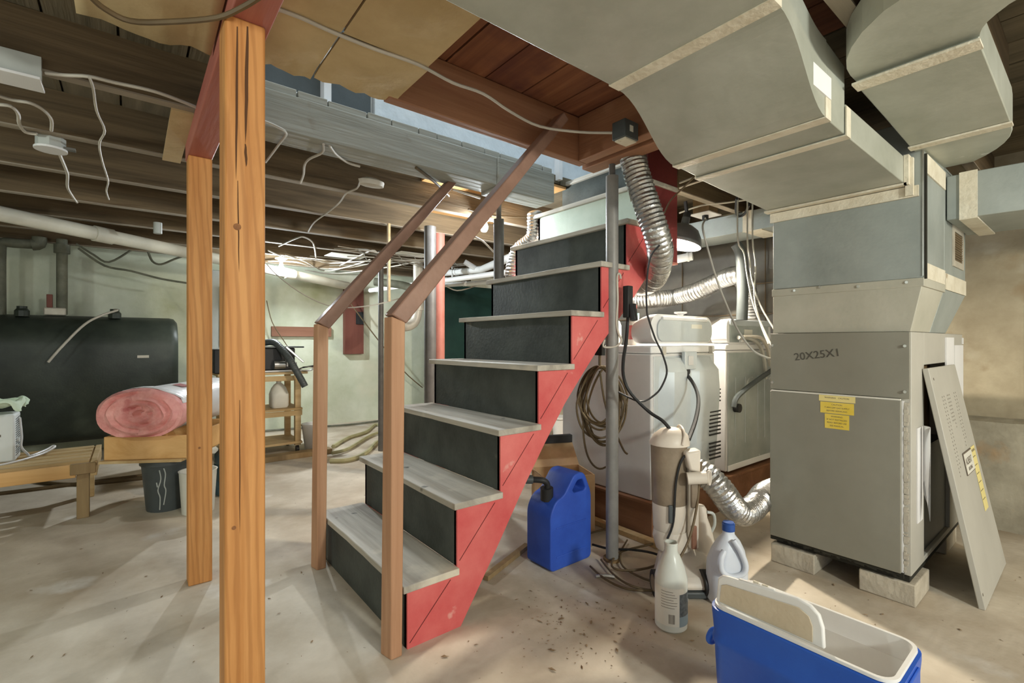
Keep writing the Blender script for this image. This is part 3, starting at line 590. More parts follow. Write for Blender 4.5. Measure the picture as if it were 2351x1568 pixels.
# ------------------------------------------------------------------ paths of wires, hoses and pipes (world metres)
W = {
 'ceiling_cable': [(0.297,1.404,2.000), (0.368,1.400,2.000), (0.453,1.407,2.000), (0.585,1.408,2.000), (0.728,1.399,2.000), (0.874,1.422,2.000), (0.998,1.416,2.000), (1.153,1.459,2.000), (1.333,1.483,2.000), (1.500,1.418,2.000), (1.616,1.336,2.000)],
 'black_cable': [(-0.077,1.525,1.930), (-0.051,1.561,1.930), (0.000,1.579,1.930), (0.080,1.519,1.930), (0.174,1.423,1.930), (0.219,1.336,1.930), (0.245,1.268,1.930)],
 'joist_cable': [(-0.227,2.271,2.020), (-0.176,2.247,2.020), (-0.112,2.206,2.020), (-0.042,2.200,2.020), (0.050,2.187,2.020), (0.115,2.198,2.020), (0.200,2.232,2.020)],
 'dangling_a': [(-0.111,2.189,2.010), (-0.105,2.264,2.010), (-0.104,2.489,2.010), (-0.087,2.698,2.010), (-0.112,2.891,2.010), (-0.111,3.174,2.010), (-0.099,3.522,2.010), (-0.114,3.762,2.010), (-0.108,3.980,2.010)],
 'dangling_b': [(-0.261,3.022,2.010), (-0.268,3.157,2.010), (-0.266,3.397,2.010), (-0.268,3.540,2.010), (-0.289,3.819,2.010), (-0.281,4.061,2.010), (-0.272,4.196,2.010)],
 'loop_a': [(-0.392,2.587,2.020), (-0.349,2.601,2.020), (-0.301,2.592,2.020), (-0.269,2.638,2.020), (-0.256,2.731,2.020), (-0.269,2.872,2.020)],
 'loop_b': [(-0.408,2.691,2.020), (-0.365,2.674,2.020), (-0.354,2.747,2.020), (-0.366,2.865,2.020), (-0.360,2.961,2.020), (-0.323,2.960,2.020)],
 'kinked': [(0.432,2.197,2.020), (0.481,2.215,2.020), (0.535,2.263,2.020), (0.539,2.414,2.020), (0.539,2.689,2.020)],
 'hook': [(0.700,2.279,2.020), (0.726,2.382,2.020), (0.701,2.508,2.020), (0.707,2.616,2.020), (0.740,2.755,2.020), (0.767,2.916,2.020)],
 'short': [(0.729,2.281,2.020), (0.788,2.367,2.020), (0.873,2.438,2.020), (0.937,2.449,2.020)],
 'ragged': [(1.029,2.678,2.030), (1.068,2.835,2.030), (1.051,2.966,2.030), (1.087,3.199,2.030), (1.103,3.500,2.030), (1.112,3.842,2.030), (1.168,4.207,2.030)],
 'droop': [(1.023,5.069,1.855), (1.115,4.996,1.733), (1.312,4.839,1.553), (1.541,4.656,1.440), (1.836,4.420,1.461), (2.164,4.159,1.578)],
 'bundle1': [(1.066,5.203,2.010), (1.321,5.530,2.010), (1.573,5.467,2.010), (1.798,5.583,2.010), (2.027,5.249,2.010), (2.295,5.035,2.010)],
 'bundle2': [(1.236,6.032,2.030), (1.502,5.896,2.030), (1.829,6.174,2.030), (2.096,6.006,2.030), (2.225,5.357,2.030), (2.353,4.992,2.030)],
 'bundle3': [(1.271,5.410,2.020), (1.547,5.708,2.020), (1.952,6.316,2.020), (2.067,5.772,2.020), (2.082,5.135,2.020)],
 'bundle4': [(1.119,5.014,2.030), (1.156,4.539,2.030), (1.207,4.453,2.030), (1.351,4.697,2.030), (1.577,5.402,2.030)],
 'bundle5': [(1.962,5.771,2.020), (1.897,4.911,2.020), (1.909,4.596,2.020), (2.139,5.054,2.020), (2.233,5.352,2.020)],
 'bundle6': [(1.715,6.326,2.010), (2.072,6.431,2.010), (2.299,5.953,2.010), (2.453,5.383,2.010), (2.524,4.852,2.010)],
 'wallcable1': [(-0.374,5.900,1.962), (-0.191,5.900,1.821), (0.001,5.900,1.789), (0.238,5.900,1.733), (0.454,5.900,1.707)],
 'wallcable2': [(-0.388,5.900,2.000), (-0.268,5.900,1.914), (-0.160,5.900,1.857), (0.001,5.900,1.987)],
 'wallcable3': [(0.135,5.900,1.990), (0.169,5.900,1.900), (0.238,5.900,1.877), (0.345,5.900,1.940), (0.454,5.900,1.997)],
 'outletcord': [(3.18,1.79,1.98), (2.95,1.66,1.905), (2.526,1.438,1.755), (2.496,1.398,1.646), (2.492,1.338,1.446), (2.486,1.279,1.300), (2.427,1.198,1.180), (2.428,1.132,1.080), (2.471,1.098,1.037), (2.601,1.059,1.002)],
 'thinblack': [(1.955,1.330,1.560), (1.945,1.375,1.505), (1.942,1.393,1.385), (1.942,1.393,1.259), (1.950,1.386,1.207), (1.975,1.366,1.113), (1.999,1.347,1.050), (2.017,1.332,0.966), (2.004,1.343,0.903), (1.975,1.366,0.851), (1.917,1.412,0.815), (1.836,1.478,0.861)],
 'thickblack': [(1.971,1.523,1.279), (1.968,1.526,1.201), (1.946,1.517,1.113), (1.894,1.495,1.006), (1.857,1.461,0.924), (1.868,1.426,0.853), (1.908,1.356,0.774), (1.930,1.300,0.738), (1.941,1.266,0.701)],
 'washercord': [(2.580,1.600,0.928), (2.518,1.509,0.889), (2.455,1.431,0.825), (2.368,1.373,0.765), (2.215,1.303,0.697), (2.025,1.224,0.647)],
 'whitecord': [(1.916,1.529,1.418), (1.914,1.530,1.436), (1.907,1.536,1.444), (1.902,1.540,1.418), (1.904,1.538,1.309), (1.899,1.542,1.200), (1.907,1.536,1.146), (1.919,1.526,1.113), (1.911,1.533,1.091), (1.882,1.556,1.076), (1.848,1.583,1.080), (1.853,1.579,1.113)],
 'hose1': [(1.422,4.438,0.020), (1.564,4.366,0.020), (1.795,4.535,0.020), (2.045,4.901,0.020), (2.236,5.137,0.020), (2.482,5.636,0.020), (2.511,6.017,0.020), (2.213,5.592,0.020), (1.928,5.383,0.020), (1.643,5.031,0.020)],
 'hose2': [(1.529,4.720,0.025), (1.722,4.809,0.025), (2.160,5.327,0.025), (2.534,5.560,0.025), (2.890,5.677,0.025)],
 'hose3': [(1.242,6.440,0.020), (1.528,6.398,0.020), (1.828,6.355,0.020), (2.234,6.238,0.020), (2.736,6.285,0.020)],
 'floorwire1': [(-0.909,5.834,0.012), (-0.649,5.382,0.012), (-0.417,5.017,0.012), (-0.184,4.890,0.012), (0.082,4.829,0.012)],
 'floorwire2': [(-0.779,4.998,0.012), (-0.646,4.981,0.012), (-0.460,4.968,0.012), (-0.213,4.957,0.012), (0.113,4.934,0.012)],
 'tangle1': [(2.019,1.841,0.020), (2.165,1.806,0.020), (2.231,1.672,0.020), (2.201,1.510,0.020), (2.123,1.405,0.020), (1.971,1.376,0.020), (1.837,1.427,0.020), (1.815,1.501,0.020), (1.954,1.573,0.020), (2.106,1.551,0.020), (2.306,1.498,0.020), (2.442,1.504,0.020)],
 'tangle2': [(1.836,1.587,0.015), (1.763,1.445,0.015), (1.745,1.332,0.015), (1.789,1.249,0.015), (1.852,1.270,0.015), (1.841,1.356,0.015), (1.865,1.475,0.015), (1.971,1.573,0.015), (2.130,1.655,0.015)],
 'tangle3': [(1.911,1.712,0.030), (1.941,1.619,0.030), (2.021,1.542,0.030), (2.074,1.448,0.030), (2.091,1.311,0.030), (2.212,1.337,0.030), (2.380,1.408,0.030), (2.564,1.495,0.030)],
 'tangle4': [(1.746,1.578,0.012), (1.704,1.447,0.012), (1.713,1.331,0.012), (1.790,1.250,0.012)],
 'vaccord': [(2.016,1.154,0.560), (1.991,1.149,0.487), (1.978,1.147,0.413), (1.959,1.149,0.339), (1.927,1.149,0.269), (1.890,1.153,0.211), (1.842,1.165,0.154)],
 'pipe_small': [(1.882,2.450,1.905), (1.882,2.450,2.032), (1.900,2.450,2.049), (2.028,2.450,2.103)],
 'bulbwire': [(1.822,2.766,2.020), (1.968,2.792,2.020), (2.076,2.780,2.020), (2.339,2.648,2.020)],
 'whitecable2': [(1.516,2.469,2.020), (1.624,2.491,2.020), (1.743,2.510,2.020)],
 'stick': [(1.83,2.76,1.845), (1.86,2.65,1.785), (1.87,2.535,1.695)],
 'brownwire': [(1.175,2.283,2.020), (1.258,2.342,2.020), (1.376,2.430,2.020), (1.563,2.596,2.020)],
 'loopcord': [(2.958,1.455,2.000), (3.249,1.604,2.000), (3.401,1.657,2.000), (3.351,1.593,2.000), (3.161,1.474,2.000)],
 'w_back1': [(3.084,1.933,2.030), (3.033,1.736,2.030), (3.102,1.590,2.030), (3.162,1.419,2.030)],
 'w_back2': [(2.503,1.569,2.030), (2.480,1.446,2.030), (2.491,1.350,2.030)],
 'w_back3': [(2.587,1.622,2.030), (2.568,1.497,2.030), (2.556,1.359,2.030)],
 'w_red': [(2.182,1.457,1.775), (2.209,1.436,1.843), (2.262,1.393,1.911), (2.316,1.350,1.980)],
 'cables_furn1': [(2.980,1.460,2.02), (2.980,1.460,1.740), (3.010,1.436,1.663), (3.025,1.424,1.527), (2.955,1.352,1.327), (2.851,1.243,1.165), (2.733,1.145,1.067)],
 'cables_furn2': [(3.027,1.422,2.02), (3.027,1.422,1.740), (3.040,1.412,1.609), (3.048,1.405,1.499), (2.986,1.327,1.327), (2.900,1.204,1.165)],
 'cables_furn3': [(3.052,1.402,2.02), (3.052,1.402,1.740), (3.067,1.390,1.581), (3.010,1.372,1.385), (2.934,1.304,1.220), (2.818,1.205,1.090)],
 'washhose': [(3.090,1.540,0.675), (3.120,1.540,0.730), (3.240,1.540,0.780), (3.431,1.540,0.838), (3.674,1.540,0.902)],
 'inlet1': [(3.190,1.560,1.132), (3.377,1.560,1.124), (3.510,1.560,1.072), (3.578,1.560,0.962), (3.599,1.560,0.835)],
 'inlet2': [(3.251,1.560,1.138), (3.510,1.560,1.134), (3.628,1.560,1.056), (3.670,1.560,0.927)],
 'flex1': [(1.937,1.473,2.021), (1.946,1.454,1.927), (1.964,1.426,1.817), (1.984,1.398,1.707), (2.012,1.385,1.625), (2.085,1.415,1.545), (2.235,1.545,1.462), (2.335,1.69,1.440), (2.345,1.83,1.450), (2.30,1.93,1.46)],
 'flex2': [(3.382, 2.675, 1.506), (3.422, 2.566, 1.462), (3.488, 2.436, 1.465), (3.634, 2.32, 1.486), (3.6, 2.099, 1.518), (3.607, 1.918, 1.581), (3.57, 1.762, 1.606), (3.674, 1.746, 1.553), (3.746, 1.754, 1.424), (3.751, 1.75, 1.28)],
 'flex3': [(2.085,1.235,0.500), (2.10,1.175,0.480), (2.124,1.119,0.420), (2.193,1.103,0.340), (2.283,1.095,0.285), (2.454,1.112,0.282), (2.592,1.130,0.305), (2.813,1.145,0.293), (3.052,1.146,0.260)],
 'flex_back': [(2.249,2.556,2.020), (2.249,2.556,1.986), (2.252,2.58,1.85), (2.21,2.69,1.765), (2.165,2.70,1.63), (2.165,2.70,1.45)],
 'vachose_cart': [(1.04,5.30,1.094), (1.12,5.16,1.093), (1.20,5.02,.96), (1.275,4.97,0.806), (1.345,4.95,0.662)],
 'vertgrey': [(3.169,1.565,1.759), (3.192,1.546,1.701), (3.201,1.539,1.584), (3.204,1.537,1.409), (3.199,1.541,1.249)],
 'wallwire': [(2.274,6.350,1.658), (2.637,6.350,1.196), (3.061,6.350,0.699), (3.375,6.350,0.430)],
 'cartwire': [(1.272,6.300,1.600), (1.334,6.300,1.341), (1.455,6.300,1.132), (1.554,6.300,0.971)],
 'panelwire': [(4.050,0.463,0.181), (4.050,0.437,0.109), (4.050,0.422,0.048), (4.050,0.404,0.014)],
 'pvcA': [(-0.782,4.527,1.956), (2.256,6.299,1.844)],
 'pvcB': [(2.528,6.235,1.800), (3.081,3.426,1.817)],
 'pvcC': [(3.137,5.429,1.993), (3.117,4.421,1.927)],
 'pvcC2': [(3.098,4.437,1.922), (2.724,3.200,1.908)],
 'pvcD': [(3.057,5.237,1.816), (3.153,4.649,1.794), (3.207,3.838,1.756)],
 'wiggle': [(3.027,5.133,1.805), (3.153,5.032,1.740), (3.322,4.898,1.794), (3.406,4.831,1.858)],
 'pvc_right': [(3.251,2.395,1.719), (3.401,2.019,1.768)],
 'clampwire': [(2.878,1.797,1.934), (2.887,1.790,1.891), (2.887,1.790,1.847)],
}
def wire(name, key, r, mt, lbl, cat='wire', group=None, seg=6, k=4, **kw):
    P = W[key]; o = M().tube(P, r, seg, k, **kw).build(name, MT[mt], None, smooth=True)
    c = Vector(P[0]); o.data.transform(Matrix.Translation(-c)); o.location = c
    return tag(o, lbl, cat, group)
wire('ceiling_cable', 'ceiling_cable', .0055, 'cable', 'long white cable stapled across the tan boards to a switch box')
wire('ceiling_cable', 'black_cable', .007, 'cableb', 'thick dark cable sagging under the curled board at upper left')
wire('ceiling_cable', 'joist_cable', .006, 'cable', 'white cable running from the metal box along the left joist')
wire('hanging_wire', 'dangling_a', .0045, 'cable', 'long loose white wire zigzagging below the left joists')
wire('hanging_wire', 'dangling_b', .007, 'cable', 'thick loose wire hanging from the round ceiling box')
wire('ceiling_cable', 'loop_a', .006, 'cable', 'upper grey cable looping into the round ceiling box')
wire('ceiling_cable', 'loop_b', .0065, 'cable', 'lower cable dipping into the left side of the round box')
wire('hanging_wire', 'kinked', .006, 'cable', 'kinked white wire just right of the large post')
wire('hanging_wire', 'hook', .006, 'cable', 'hooked wire dropping below the grey beam')
wire('hanging_wire', 'short', .006, 'cable', 'short wire running from the grey beam to a pale junction lump')
wire('hanging_wire', 'ragged', .0055, 'cable', 'ragged cobwebbed wire hanging over the pale blocking')
wire('sagging_cord', 'droop', .006, 'cable', 'thin cord sagging from the left bulb across to the far columns', 'cord')
for k_, l_ in (('bundle1', 'uppermost pale cable of the bundle right of the left bulb'), ('bundle2', 'wavy cable of the bundle crossing lowest of all'), ('bundle3', 'sagging cable in the middle of the ceiling bundle'), ('bundle4', 'looped bright wire just above the left bulb'), ('bundle5', 'coiled cable at the right end of the ceiling bundle'), ('bundle6', 'rearmost cable of the bundle near the back wall')):
    wire('ceiling_cable', k_, .007, 'cable', l_, 'wire', 'cable bundle by the left bulb')
random.seed(11)
for i in range(11):                                    # the rest of the bundle
    y = random.uniform(4.4, 5.3); x = random.uniform(1.45, 1.9); P = [(x+j*.28, y+random.uniform(-.25, .25), 2.005-random.uniform(0, .05)) for j in range(random.randint(4, 6))]
    o = M().tube(P, .0045, 5, 3).build('ceiling_cable', MT['cableg' if i % 3 else 'cable'], None, smooth=True)
    c = Vector(P[0]); o.data.transform(Matrix.Translation(-c)); o.location = c
    tag(o, 'tangled cables under the joists beside the left bulb', 'wire', 'tangled cables by the left bulb')
wire('wall_cable', 'wallcable1', .011, 'iron', 'lower dark cable drooping across the green back wall')
wire('wall_cable', 'wallcable2', .010, 'iron', 'upper dark cable looped on the green back wall above the tank')
wire('wall_cable', 'wallcable3', .011, 'iron', 'short dark cable curling down beside the far post')
wire('outlet_cord', 'outletcord', .0055, 'cableg', 'grey cord hanging from the white ceiling outlet past the furnace', 'cord')
wire('hanging_flex', 'thinblack', .0045, 'black', 'thin black cord looping down before the washer', 'cord')
wire('vacuum_lead', 'thickblack', .0085, 'black', 'thick black lead from the power strip to the vacuum cleaner', 'cord')
wire('black_flex', 'washercord', .0105, 'black', 'black power cord curving out of the washer back', 'cord')
wire('looped_flex', 'whitecord', .0055, 'cable', 'white cord looped around the grey steel column', 'cord')
wire('garden_hose', 'hose1', .022, 'hose', 'thick pale garden hose looping over the floor by the bucket', 'hose')
wire('garden_hose', 'hose2', .018, 'hose', 'second garden hose running back behind the dark column', 'hose')
wire('floor_pipe', 'hose3', .014, 'iron', 'thin dark pipe lying along the foot of the back wall', 'pipe')
wire('floor_cable', 'floorwire1', .016, 'cableb', 'rearmost dark cable on the floor below the bench', 'cable')
wire('floor_cable', 'floorwire2', .014, 'cableb', 'nearer dark cable on the floor below the bench', 'cable')
wire('tangled_cord', 'tangle1', .0055, 'cableb', 'brown cord in a wide loop on the floor by the vacuum', 'cord')
wire('tangled_cord', 'tangle2', .0050, 'cableb', 'brown cord curling round the foot of the grey column', 'cord')
wire('tangled_cord', 'tangle3', .0060, 'black', 'black cord trailing on the floor behind the clear bottle', 'cord')
wire('tangled_cord', 'tangle4', .0050, 'cableb', 'brown cord in the front of the tangle by the clear bottle', 'cord')
wire('brown_flex', 'vaccord', .0055, 'cableb', 'brown cord hanging down the right side of the vacuum', 'cord')
wire('ceiling_cable', 'bulbwire', .006, 'cableb', 'dark cable along the joist over the hanging bulb')
wire('ceiling_cable', 'whitecable2', .006, 'cable', 'white wire strung between the two handrail tops')
wire('thin_stick', 'stick', .006, 'cable', 'thin white rod slanting down beside the hanging bulb', 'rod')
wire('ceiling_cable', 'brownwire', .008, 'cableb', 'brown cable crossing the pale blocking boards')
wire('ceiling_cable', 'loopcord', .009, 'black', 'black cable looped above the branch duct')
for k_, l_ in (('w_back1', 'pale wire crossing above the clamp lamp outlet'), ('w_back2', 'upper of two pale wires under the duct edge'), ('w_back3', 'lower of two pale wires under the duct edge')): wire('ceiling_cable', k_, .006, 'cable', l_)
wire('hanging_flex', 'w_red', .004, 'cableb', 'thin brown cord hanging before the dark red side panel', 'cord')
for k_, l_ in (('cables_furn1', 'leftmost white cable dropping beside the furnace'), ('cables_furn2', 'middle white cable dropping beside the furnace'), ('cables_furn3', 'rightmost white cable dropping beside the furnace')): wire('drop_cable', k_, .0052, 'cableg', l_, 'cable', 'white cables beside the furnace')
wire('drain_hose', 'washhose', .017, 'dkgrey', 'dark grey drain hose on the back of the dryer', 'hose')
wire('inlet_hose', 'inlet1', .014, 'cableg', 'lower pale hose curving over the dryer back', 'hose')
wire('inlet_hose', 'inlet2', .014, 'cable', 'upper pale hose curving over the dryer back', 'hose')
wire('foil_duct', 'flex1', .062, 'foil', 'fat crinkled foil duct bending around the top of the stairs', 'duct', seg=20, k=14, rib=(.021, .05))
wire('foil_duct', 'flex2', .068, 'foil', 'long foil dryer duct arching over the washer', 'duct', seg=18, k=14, rib=(.024, .05))
wire('foil_duct', 'flex3', .058, 'foil', 'foil duct sagging to the floor behind the vacuum cleaner', 'duct', seg=20, k=14, rib=(.019, .055))
wire('foil_duct', 'flex_back', .055, 'foil', 'foil duct hidden behind the upper steps near the bulb', 'duct', seg=16, k=12, rib=(.022, .05))
wire('vent_pipe', 'vertgrey', .036, 'dkgrey', 'vertical dark grey pipe behind the dryer', 'pipe', seg=12)
wire('wall_wire', 'wallwire', .008, 'cableb', 'thin dark wire slanting down the back wall', 'wire')
wire('wall_wire', 'cartwire', .006, 'cableb', 'thin wire hanging down the wall above the cart', 'wire')
wire('bent_pipe', 'panelwire', .014, 'trap', 'bent grey pipe on the wall behind the leaning panel', 'pipe')
wire('hanging_wire', 'wiggle', .008, 'cable', 'curved white wire before the dark green panel')
def pipe(nm, lbl, keys, r, mt, joints=()):
    P = W[keys]; t = thing(nm, lbl, 'pipe', P[0])
    M().tube(P, r, 16, 3).build('pipe', MT[mt], t, smooth=True)
    a = Vector(P[0]); b = Vector(P[-1])
    for u in joints: M().cyl(a+(b-a)*u, a+(b-a)*(u+.035), r*1.16, seg=16).build('coupling', MT[mt], t, smooth=True)
    return t
pipe('drain_pipe', 'long cream drain pipe slanting under the joists at left', 'pvcA', .052, 'pvc', (.185, .70))
pipe('drain_pipe', 'bright white pipe running back to the wall above the trap', 'pvcB', .030, 'pvcw', (.05, .5))
t = pipe('drain_pipe', 'upper grey white pipe with a branch beyond the red pole', 'pvcC', .040, 'pvcw', (.4, .7))
M().tube(W['pvcC2'], .040, 16, 3).build('pipe', MT['pvcw'], t, smooth=True)
M().cyl((3.12, 4.55, 1.94), (2.98, 4.6, 2.02), .030).build('branch', MT['pvcw'], t, smooth=True)
t = pipe('drain_pipe', 'thin white pipe just above the dark green panel', 'pvcD', .026, 'pvcw', (.3, .75))
for p in ((3.065, 5.2), (3.09, 5.05)): M().box(p[0]-.008, p[1]-.004, 1.80, p[0]+.008, p[1]+.004, 2.03).build('strap', MT['pvcw'], t)
pipe('drain_pipe', 'white pipe ending under the branch duct by the clamp lamp', 'pvc_right', .032, 'pvcw', (.55, .9))
# ------------------------------------------------------------------ boxes on the ceiling
t = thing('metal_box', 'pale rectangular metal box on the joist at upper left', 'junction box', (-.34, 2.31, 2.0))
M().box(-.55, 2.245, 1.985, -.235, 2.265, 2.06).build('side', MT['elpanel'], t); M().box(-.55, 2.225, 1.975, -.235, 2.34, 1.985).build('cover', MT['white'], t, bevel=.002)
t = thing('round_box', 'round ceiling junction box with a loose wire hanging', 'junction box', (-.29, 3.02, 2.0))
M().cyl((-.285, 3.02, 1.985), (-.285, 3.02, 2.035), .052, seg=8).build('box', MT['elpanel'], t); M().cyl((-.285, 3.02, 1.976), (-.285, 3.02, 1.985), .058, seg=20).build('cover', MT['white'], t)
M().box(-.24, 3.0, 1.99, -.20, 3.03, 2.0).build('clamp', MT['steel'], t)
t = thing('switch_box', 'grey switch box on the brown header below the duct', 'junction box', (1.65, 1.30, 1.99))
M().box(1.615, 1.265, 1.965, 1.705, 1.335, 2.04).build('box', MT['dkgrey'], t, bevel=.003); M().box(1.625, 1.272, 1.959, 1.70, 1.328, 1.9652).build('cover', MT['tape'], t)
M().box(1.645, 1.2638, 1.992, 1.668, 1.2652, 2.018).build('sticker', MT['label'], t); M().cyl((1.705, 1.31, 2.01), (1.78, 1.31, 2.01), .008).build('connector', MT['steel'], t)
t = thing('ceiling_outlet', 'square white outlet plate facing down above the clamp lamp', 'outlet', (3.18, 1.79, 2.0))
M().box(3.10, 1.715, 1.998, 3.265, 1.865, 2.006).build('plate', MT['offwhite'], t, bevel=.002); M().cyl((3.18, 1.79, 1.965), (3.18, 1.79, 1.998), .022).build('plug', MT['black'], t)
M().box(3.12, 1.73, 2.006, 3.24, 1.85, 2.215).build('hanger', MT['rust'], t)
t = thing('junction_lump', 'pale wrapped junction box over the blocking boards', 'junction box', (1.1, 2.6, 2.0))
M().lathe((1.07, 2.62, 1.985), [(.0, 0), (.05, .005), (.055, .03), (.03, .045), (0, .045)], 10, 1.4, .8).build('box', MT['cable'], t, smooth=True)
t = thing('hanging_tag', 'torn pale fibre strip hanging beside the foil duct', 'scrap', (1.93, 1.47, 1.9))
g = M(); g.loft([[(1.928+.012*math.sin(i*.9)-.012, 1.475, 2.0-.026*i), (1.928+.012*math.sin(i*.9)+.014, 1.47, 2.0-.026*i)] for i in range(9)], False, False); o = g.build('strip', MT['milky'], t); o.modifiers.new('s', 'SOLIDIFY').thickness = .002
# ------------------------------------------------------------------ lamps
def bulb(lbl, c, h, r=.032, bm_='bulb'):
    t = thing('light_bulb', lbl, 'light bulb', (c[0], c[1], c[2]+h))
    M().lathe(c, [(0, -r*1.25), (r*.6, -r*1.1), (r, -r*.35), (r*.98, .2*r), (r*.62, r*1.1), (r*.42, r*1.5), (0, r*1.5)], 16).build('glass_bulb', MT[bm_], t, smooth=True)
    z = c[2]+r*1.5
    M().lathe((c[0], c[1], z), [(.014, 0), (.018, .004), (.018, .03), (.026, .035), (.03, h-r*1.5-.03), (0, h-r*1.5-.03)], 16).build('socket', MT['white'], t, smooth=True)
    M().lathe((c[0], c[1], c[2]+h-.025), [(.035, 0), (.06, .01), (.06, .024), (0, .024)], 16).build('base', MT['offwhite'], t, smooth=True)
bulb('bare lit bulb hanging under the left joists by the drain pipe', (1.285, 5.65, 1.895), .132, .036, 'bulbl')
bulb('bare lit bulb hanging behind the near handrail', (2.05, 2.90, 1.955), .074, .030)
t = thing('clamp_lamp', 'black dome clamp lamp shining behind the foil duct', 'lamp', (2.84, 1.77, 1.86))
cl = Vector((2.845, 1.77, 1.79))
A_ = Matrix.Translation(cl) @ Matrix.Rotation(math.radians(14), 4, Vector((.6, .8, 0)))
g = M(A_); pr2 = [(r_*1.3, z_*1.25) for r_, z_ in [(.105, -.04), (.103, -.02), (.095, .01), (.075, .045), (.045, .066), (.02, .074), (.02, .11), (.016, .11), (.0, .11)]]
g.lathe((0, 0, 0), pr2, 24, cap0=False)
o = g.build('shade', MT['shade'], t, smooth=True); o.modifiers.new('s', 'SOLIDIFY').thickness = .002
M(A_).lathe((0, 0, -.045), [(0, -.028), (.025, -.02), (.034, .0), (.03, .02), (.015, .05), (0, .05)], 16).build('glass_bulb', MT['bulbw'], t, smooth=True)
M(A_).cyl((0, 0, .10), (0, 0, .17), .024).build('socket', MT['black'], t, smooth=True)
M().beam(A_ @ Vector((0, 0, .16)), (2.86, 1.75, 2.03), .02, .012).build('clamp', MT['black'], t)
# ------------------------------------------------------------------ back wall fittings
t = thing('wall_board', 'rust brown horizontal board on the back wall', 'board', (1.7, 6.54, 1.2)); M().box(1.37, 6.50, 1.175, 2.10, 6.55, 1.30).build('board', MT['maroonx'], t, bevel=.003)
t = thing('wall_board', 'dark maroon vertical board fixed on the back wall', 'board', (2.4, 6.5, 1.4)); M().box(2.27, 6.47, .94, 2.53, 6.55, 1.86).build('board', MT['maroon'], t, bevel=.003)
M().box(2.42, 6.455, 1.35, 2.52, 6.47, 1.52).build('switch', MT['black'], t)
t = thing('breaker_box', 'grey electric panel on the back wall between the posts', 'electric panel', (.85, 6.5, 1.4))
M().box(.72, 6.42, 1.02, 1.08, 6.55, 1.93).build('box', MT['elpanel'], t, bevel=.006); M().box(.80, 6.405, 1.06, 1.02, 6.42, 1.50).build('door', MT['elpanel'], t, bevel=.004)
M().box(.80, 6.40, 1.50, .93, 6.419, 1.74).build('sticker', MT['yellowp'], t)
t = thing('dark_board', 'dark green panel standing behind the red pole', 'panel', (3.5, 5.5, 0)); M().box(3.2, 5.48, 0, 4.05, 5.53, 1.865).build('panel', MT['greenp'], t, bevel=.004)
t = thing('pipe_trap', 'grey cast iron trap hanging behind the near newel post', 'trap', (2.56, 5.0, 1.45))
M().tube([(2.60, 5.0, 2.025), (2.60, 5.0, 1.62), (2.59, 5.0, 1.44), (2.55, 5.0, 1.33), (2.45, 5.0, 1.28), (2.36, 5.0, 1.32)], .055, 16, 5).build('bend', MT['trap'], t, smooth=True)
M().cyl((2.60, 5.0, 1.47), (2.595, 5.0, 1.56), .07).build('collar', MT['trap'], t, smooth=True)
M().tube([(2.60, 5.0, 1.7), (2.45, 5.1, 1.76), (2.2, 5.3, 1.80)], .045, 12, 4).build('branch', MT['iron'], t, smooth=True)
t = thing('wood_strip', 'narrow pale wood strip hanging from the joists', 'strip', (1.59, 3.52, 1.4)); M().box(1.572, 3.515, 1.42, 1.59, 3.54, ZJ).build('strip', MT['bench'], t)
t = thing('vapour_sheet', 'grey sheet with seams covering the wall behind the washers', 'sheet', (4.05, 3, .6))
g = M(); n = 24; zz = (.66, 1.0, 1.3, 1.6, 1.9, 2.02)
for i in range(n+1):
    y = 1.1+4.2*i/n
    for j, z in enumerate(zz): g.v.append(Vector((4.07-.02*noise.noise((y*2.2, z*2.5, 0))-.012*((i+j) % 2), y, z)))
for i in range(n):
    for j in range(len(zz)-1): a = i*len(zz)+j; g.f.append((a, a+1, a+len(zz)+1, a+len(zz)))
o = g.build('sheet', MT['insul'], t, smooth=True); o.modifiers.new('s', 'SOLIDIFY').thickness = .003
for z in (1.33, 1.58): M().box(4.035, 1.1, z, 4.045, 5.3, z+.008).build('seam', MT['cableb'], t)
for y in (1.75, 2.5, 3.3): M().box(4.035, y, .9, 4.045, y+.007, 1.95).build('seam', MT['cableb'], t)
# oil tank with its pipes
t = thing('oil_tank', 'big dark green oil tank against the back wall at left', 'tank', (-.9, 6.1, 0))
sec = []
for i in range(24):
    a = 2*math.pi*i/24; sec.append((6.12+.29*math.cos(a), (.455 if math.sin(a) <= 0 else 1.06)+.29*math.sin(a)))
sx = lambda x, k: [(x, 6.12+(y-6.12)*k, .757+(z-.757)*k) for y, z in sec]
M().loft([sx(-2.3, .93), sx(-2.27, .985), sx(-2.23, 1), sx(.31, 1), sx(.35, .985), sx(.375, .93)]).build('shell', MT['tank'], t, smooth=True)
for x in (-2.1, .18):
    for y in (5.95, 6.3): M().cyl((x, y, 0), (x, y, .22), .025).build('leg', MT['iron'], t)
for x in (-.12, -.75): M().lathe((x, 6.0, 1.33), [(.05, 0), (.05, .05), (.035, .07), (.035, .09), (0, .09)], 10).build('bung', MT['tank'], t)
M().box(.05, 5.826, .95, .14, 5.832, .975).build('nameplate', MT['trap'], t)
t = thing('tank_pipe', 'black iron pipe rising from the tank at the left edge', 'pipe', (-.93, 6.1, 1.34))
M().tube([(-.90, 6.1, 1.34), (-.90, 6.1, 1.92), (-.88, 6.1, 1.98), (-.80, 6.1, 1.985), (-.70, 6.1, 1.99)], .042, 14, 4).build('pipe', MT['iron'], t, smooth=True)
M().tube([(-.70, 6.1, 1.985), (-.655, 6.1, 2.0), (-.65, 6.1, 2.06)], .052, 14, 3).build('elbow', MT['iron'], t, smooth=True)
t = thing('tank_pipe', 'second iron pipe rising from the tank with a gauge', 'pipe', (-.50, 6.1, 1.34))
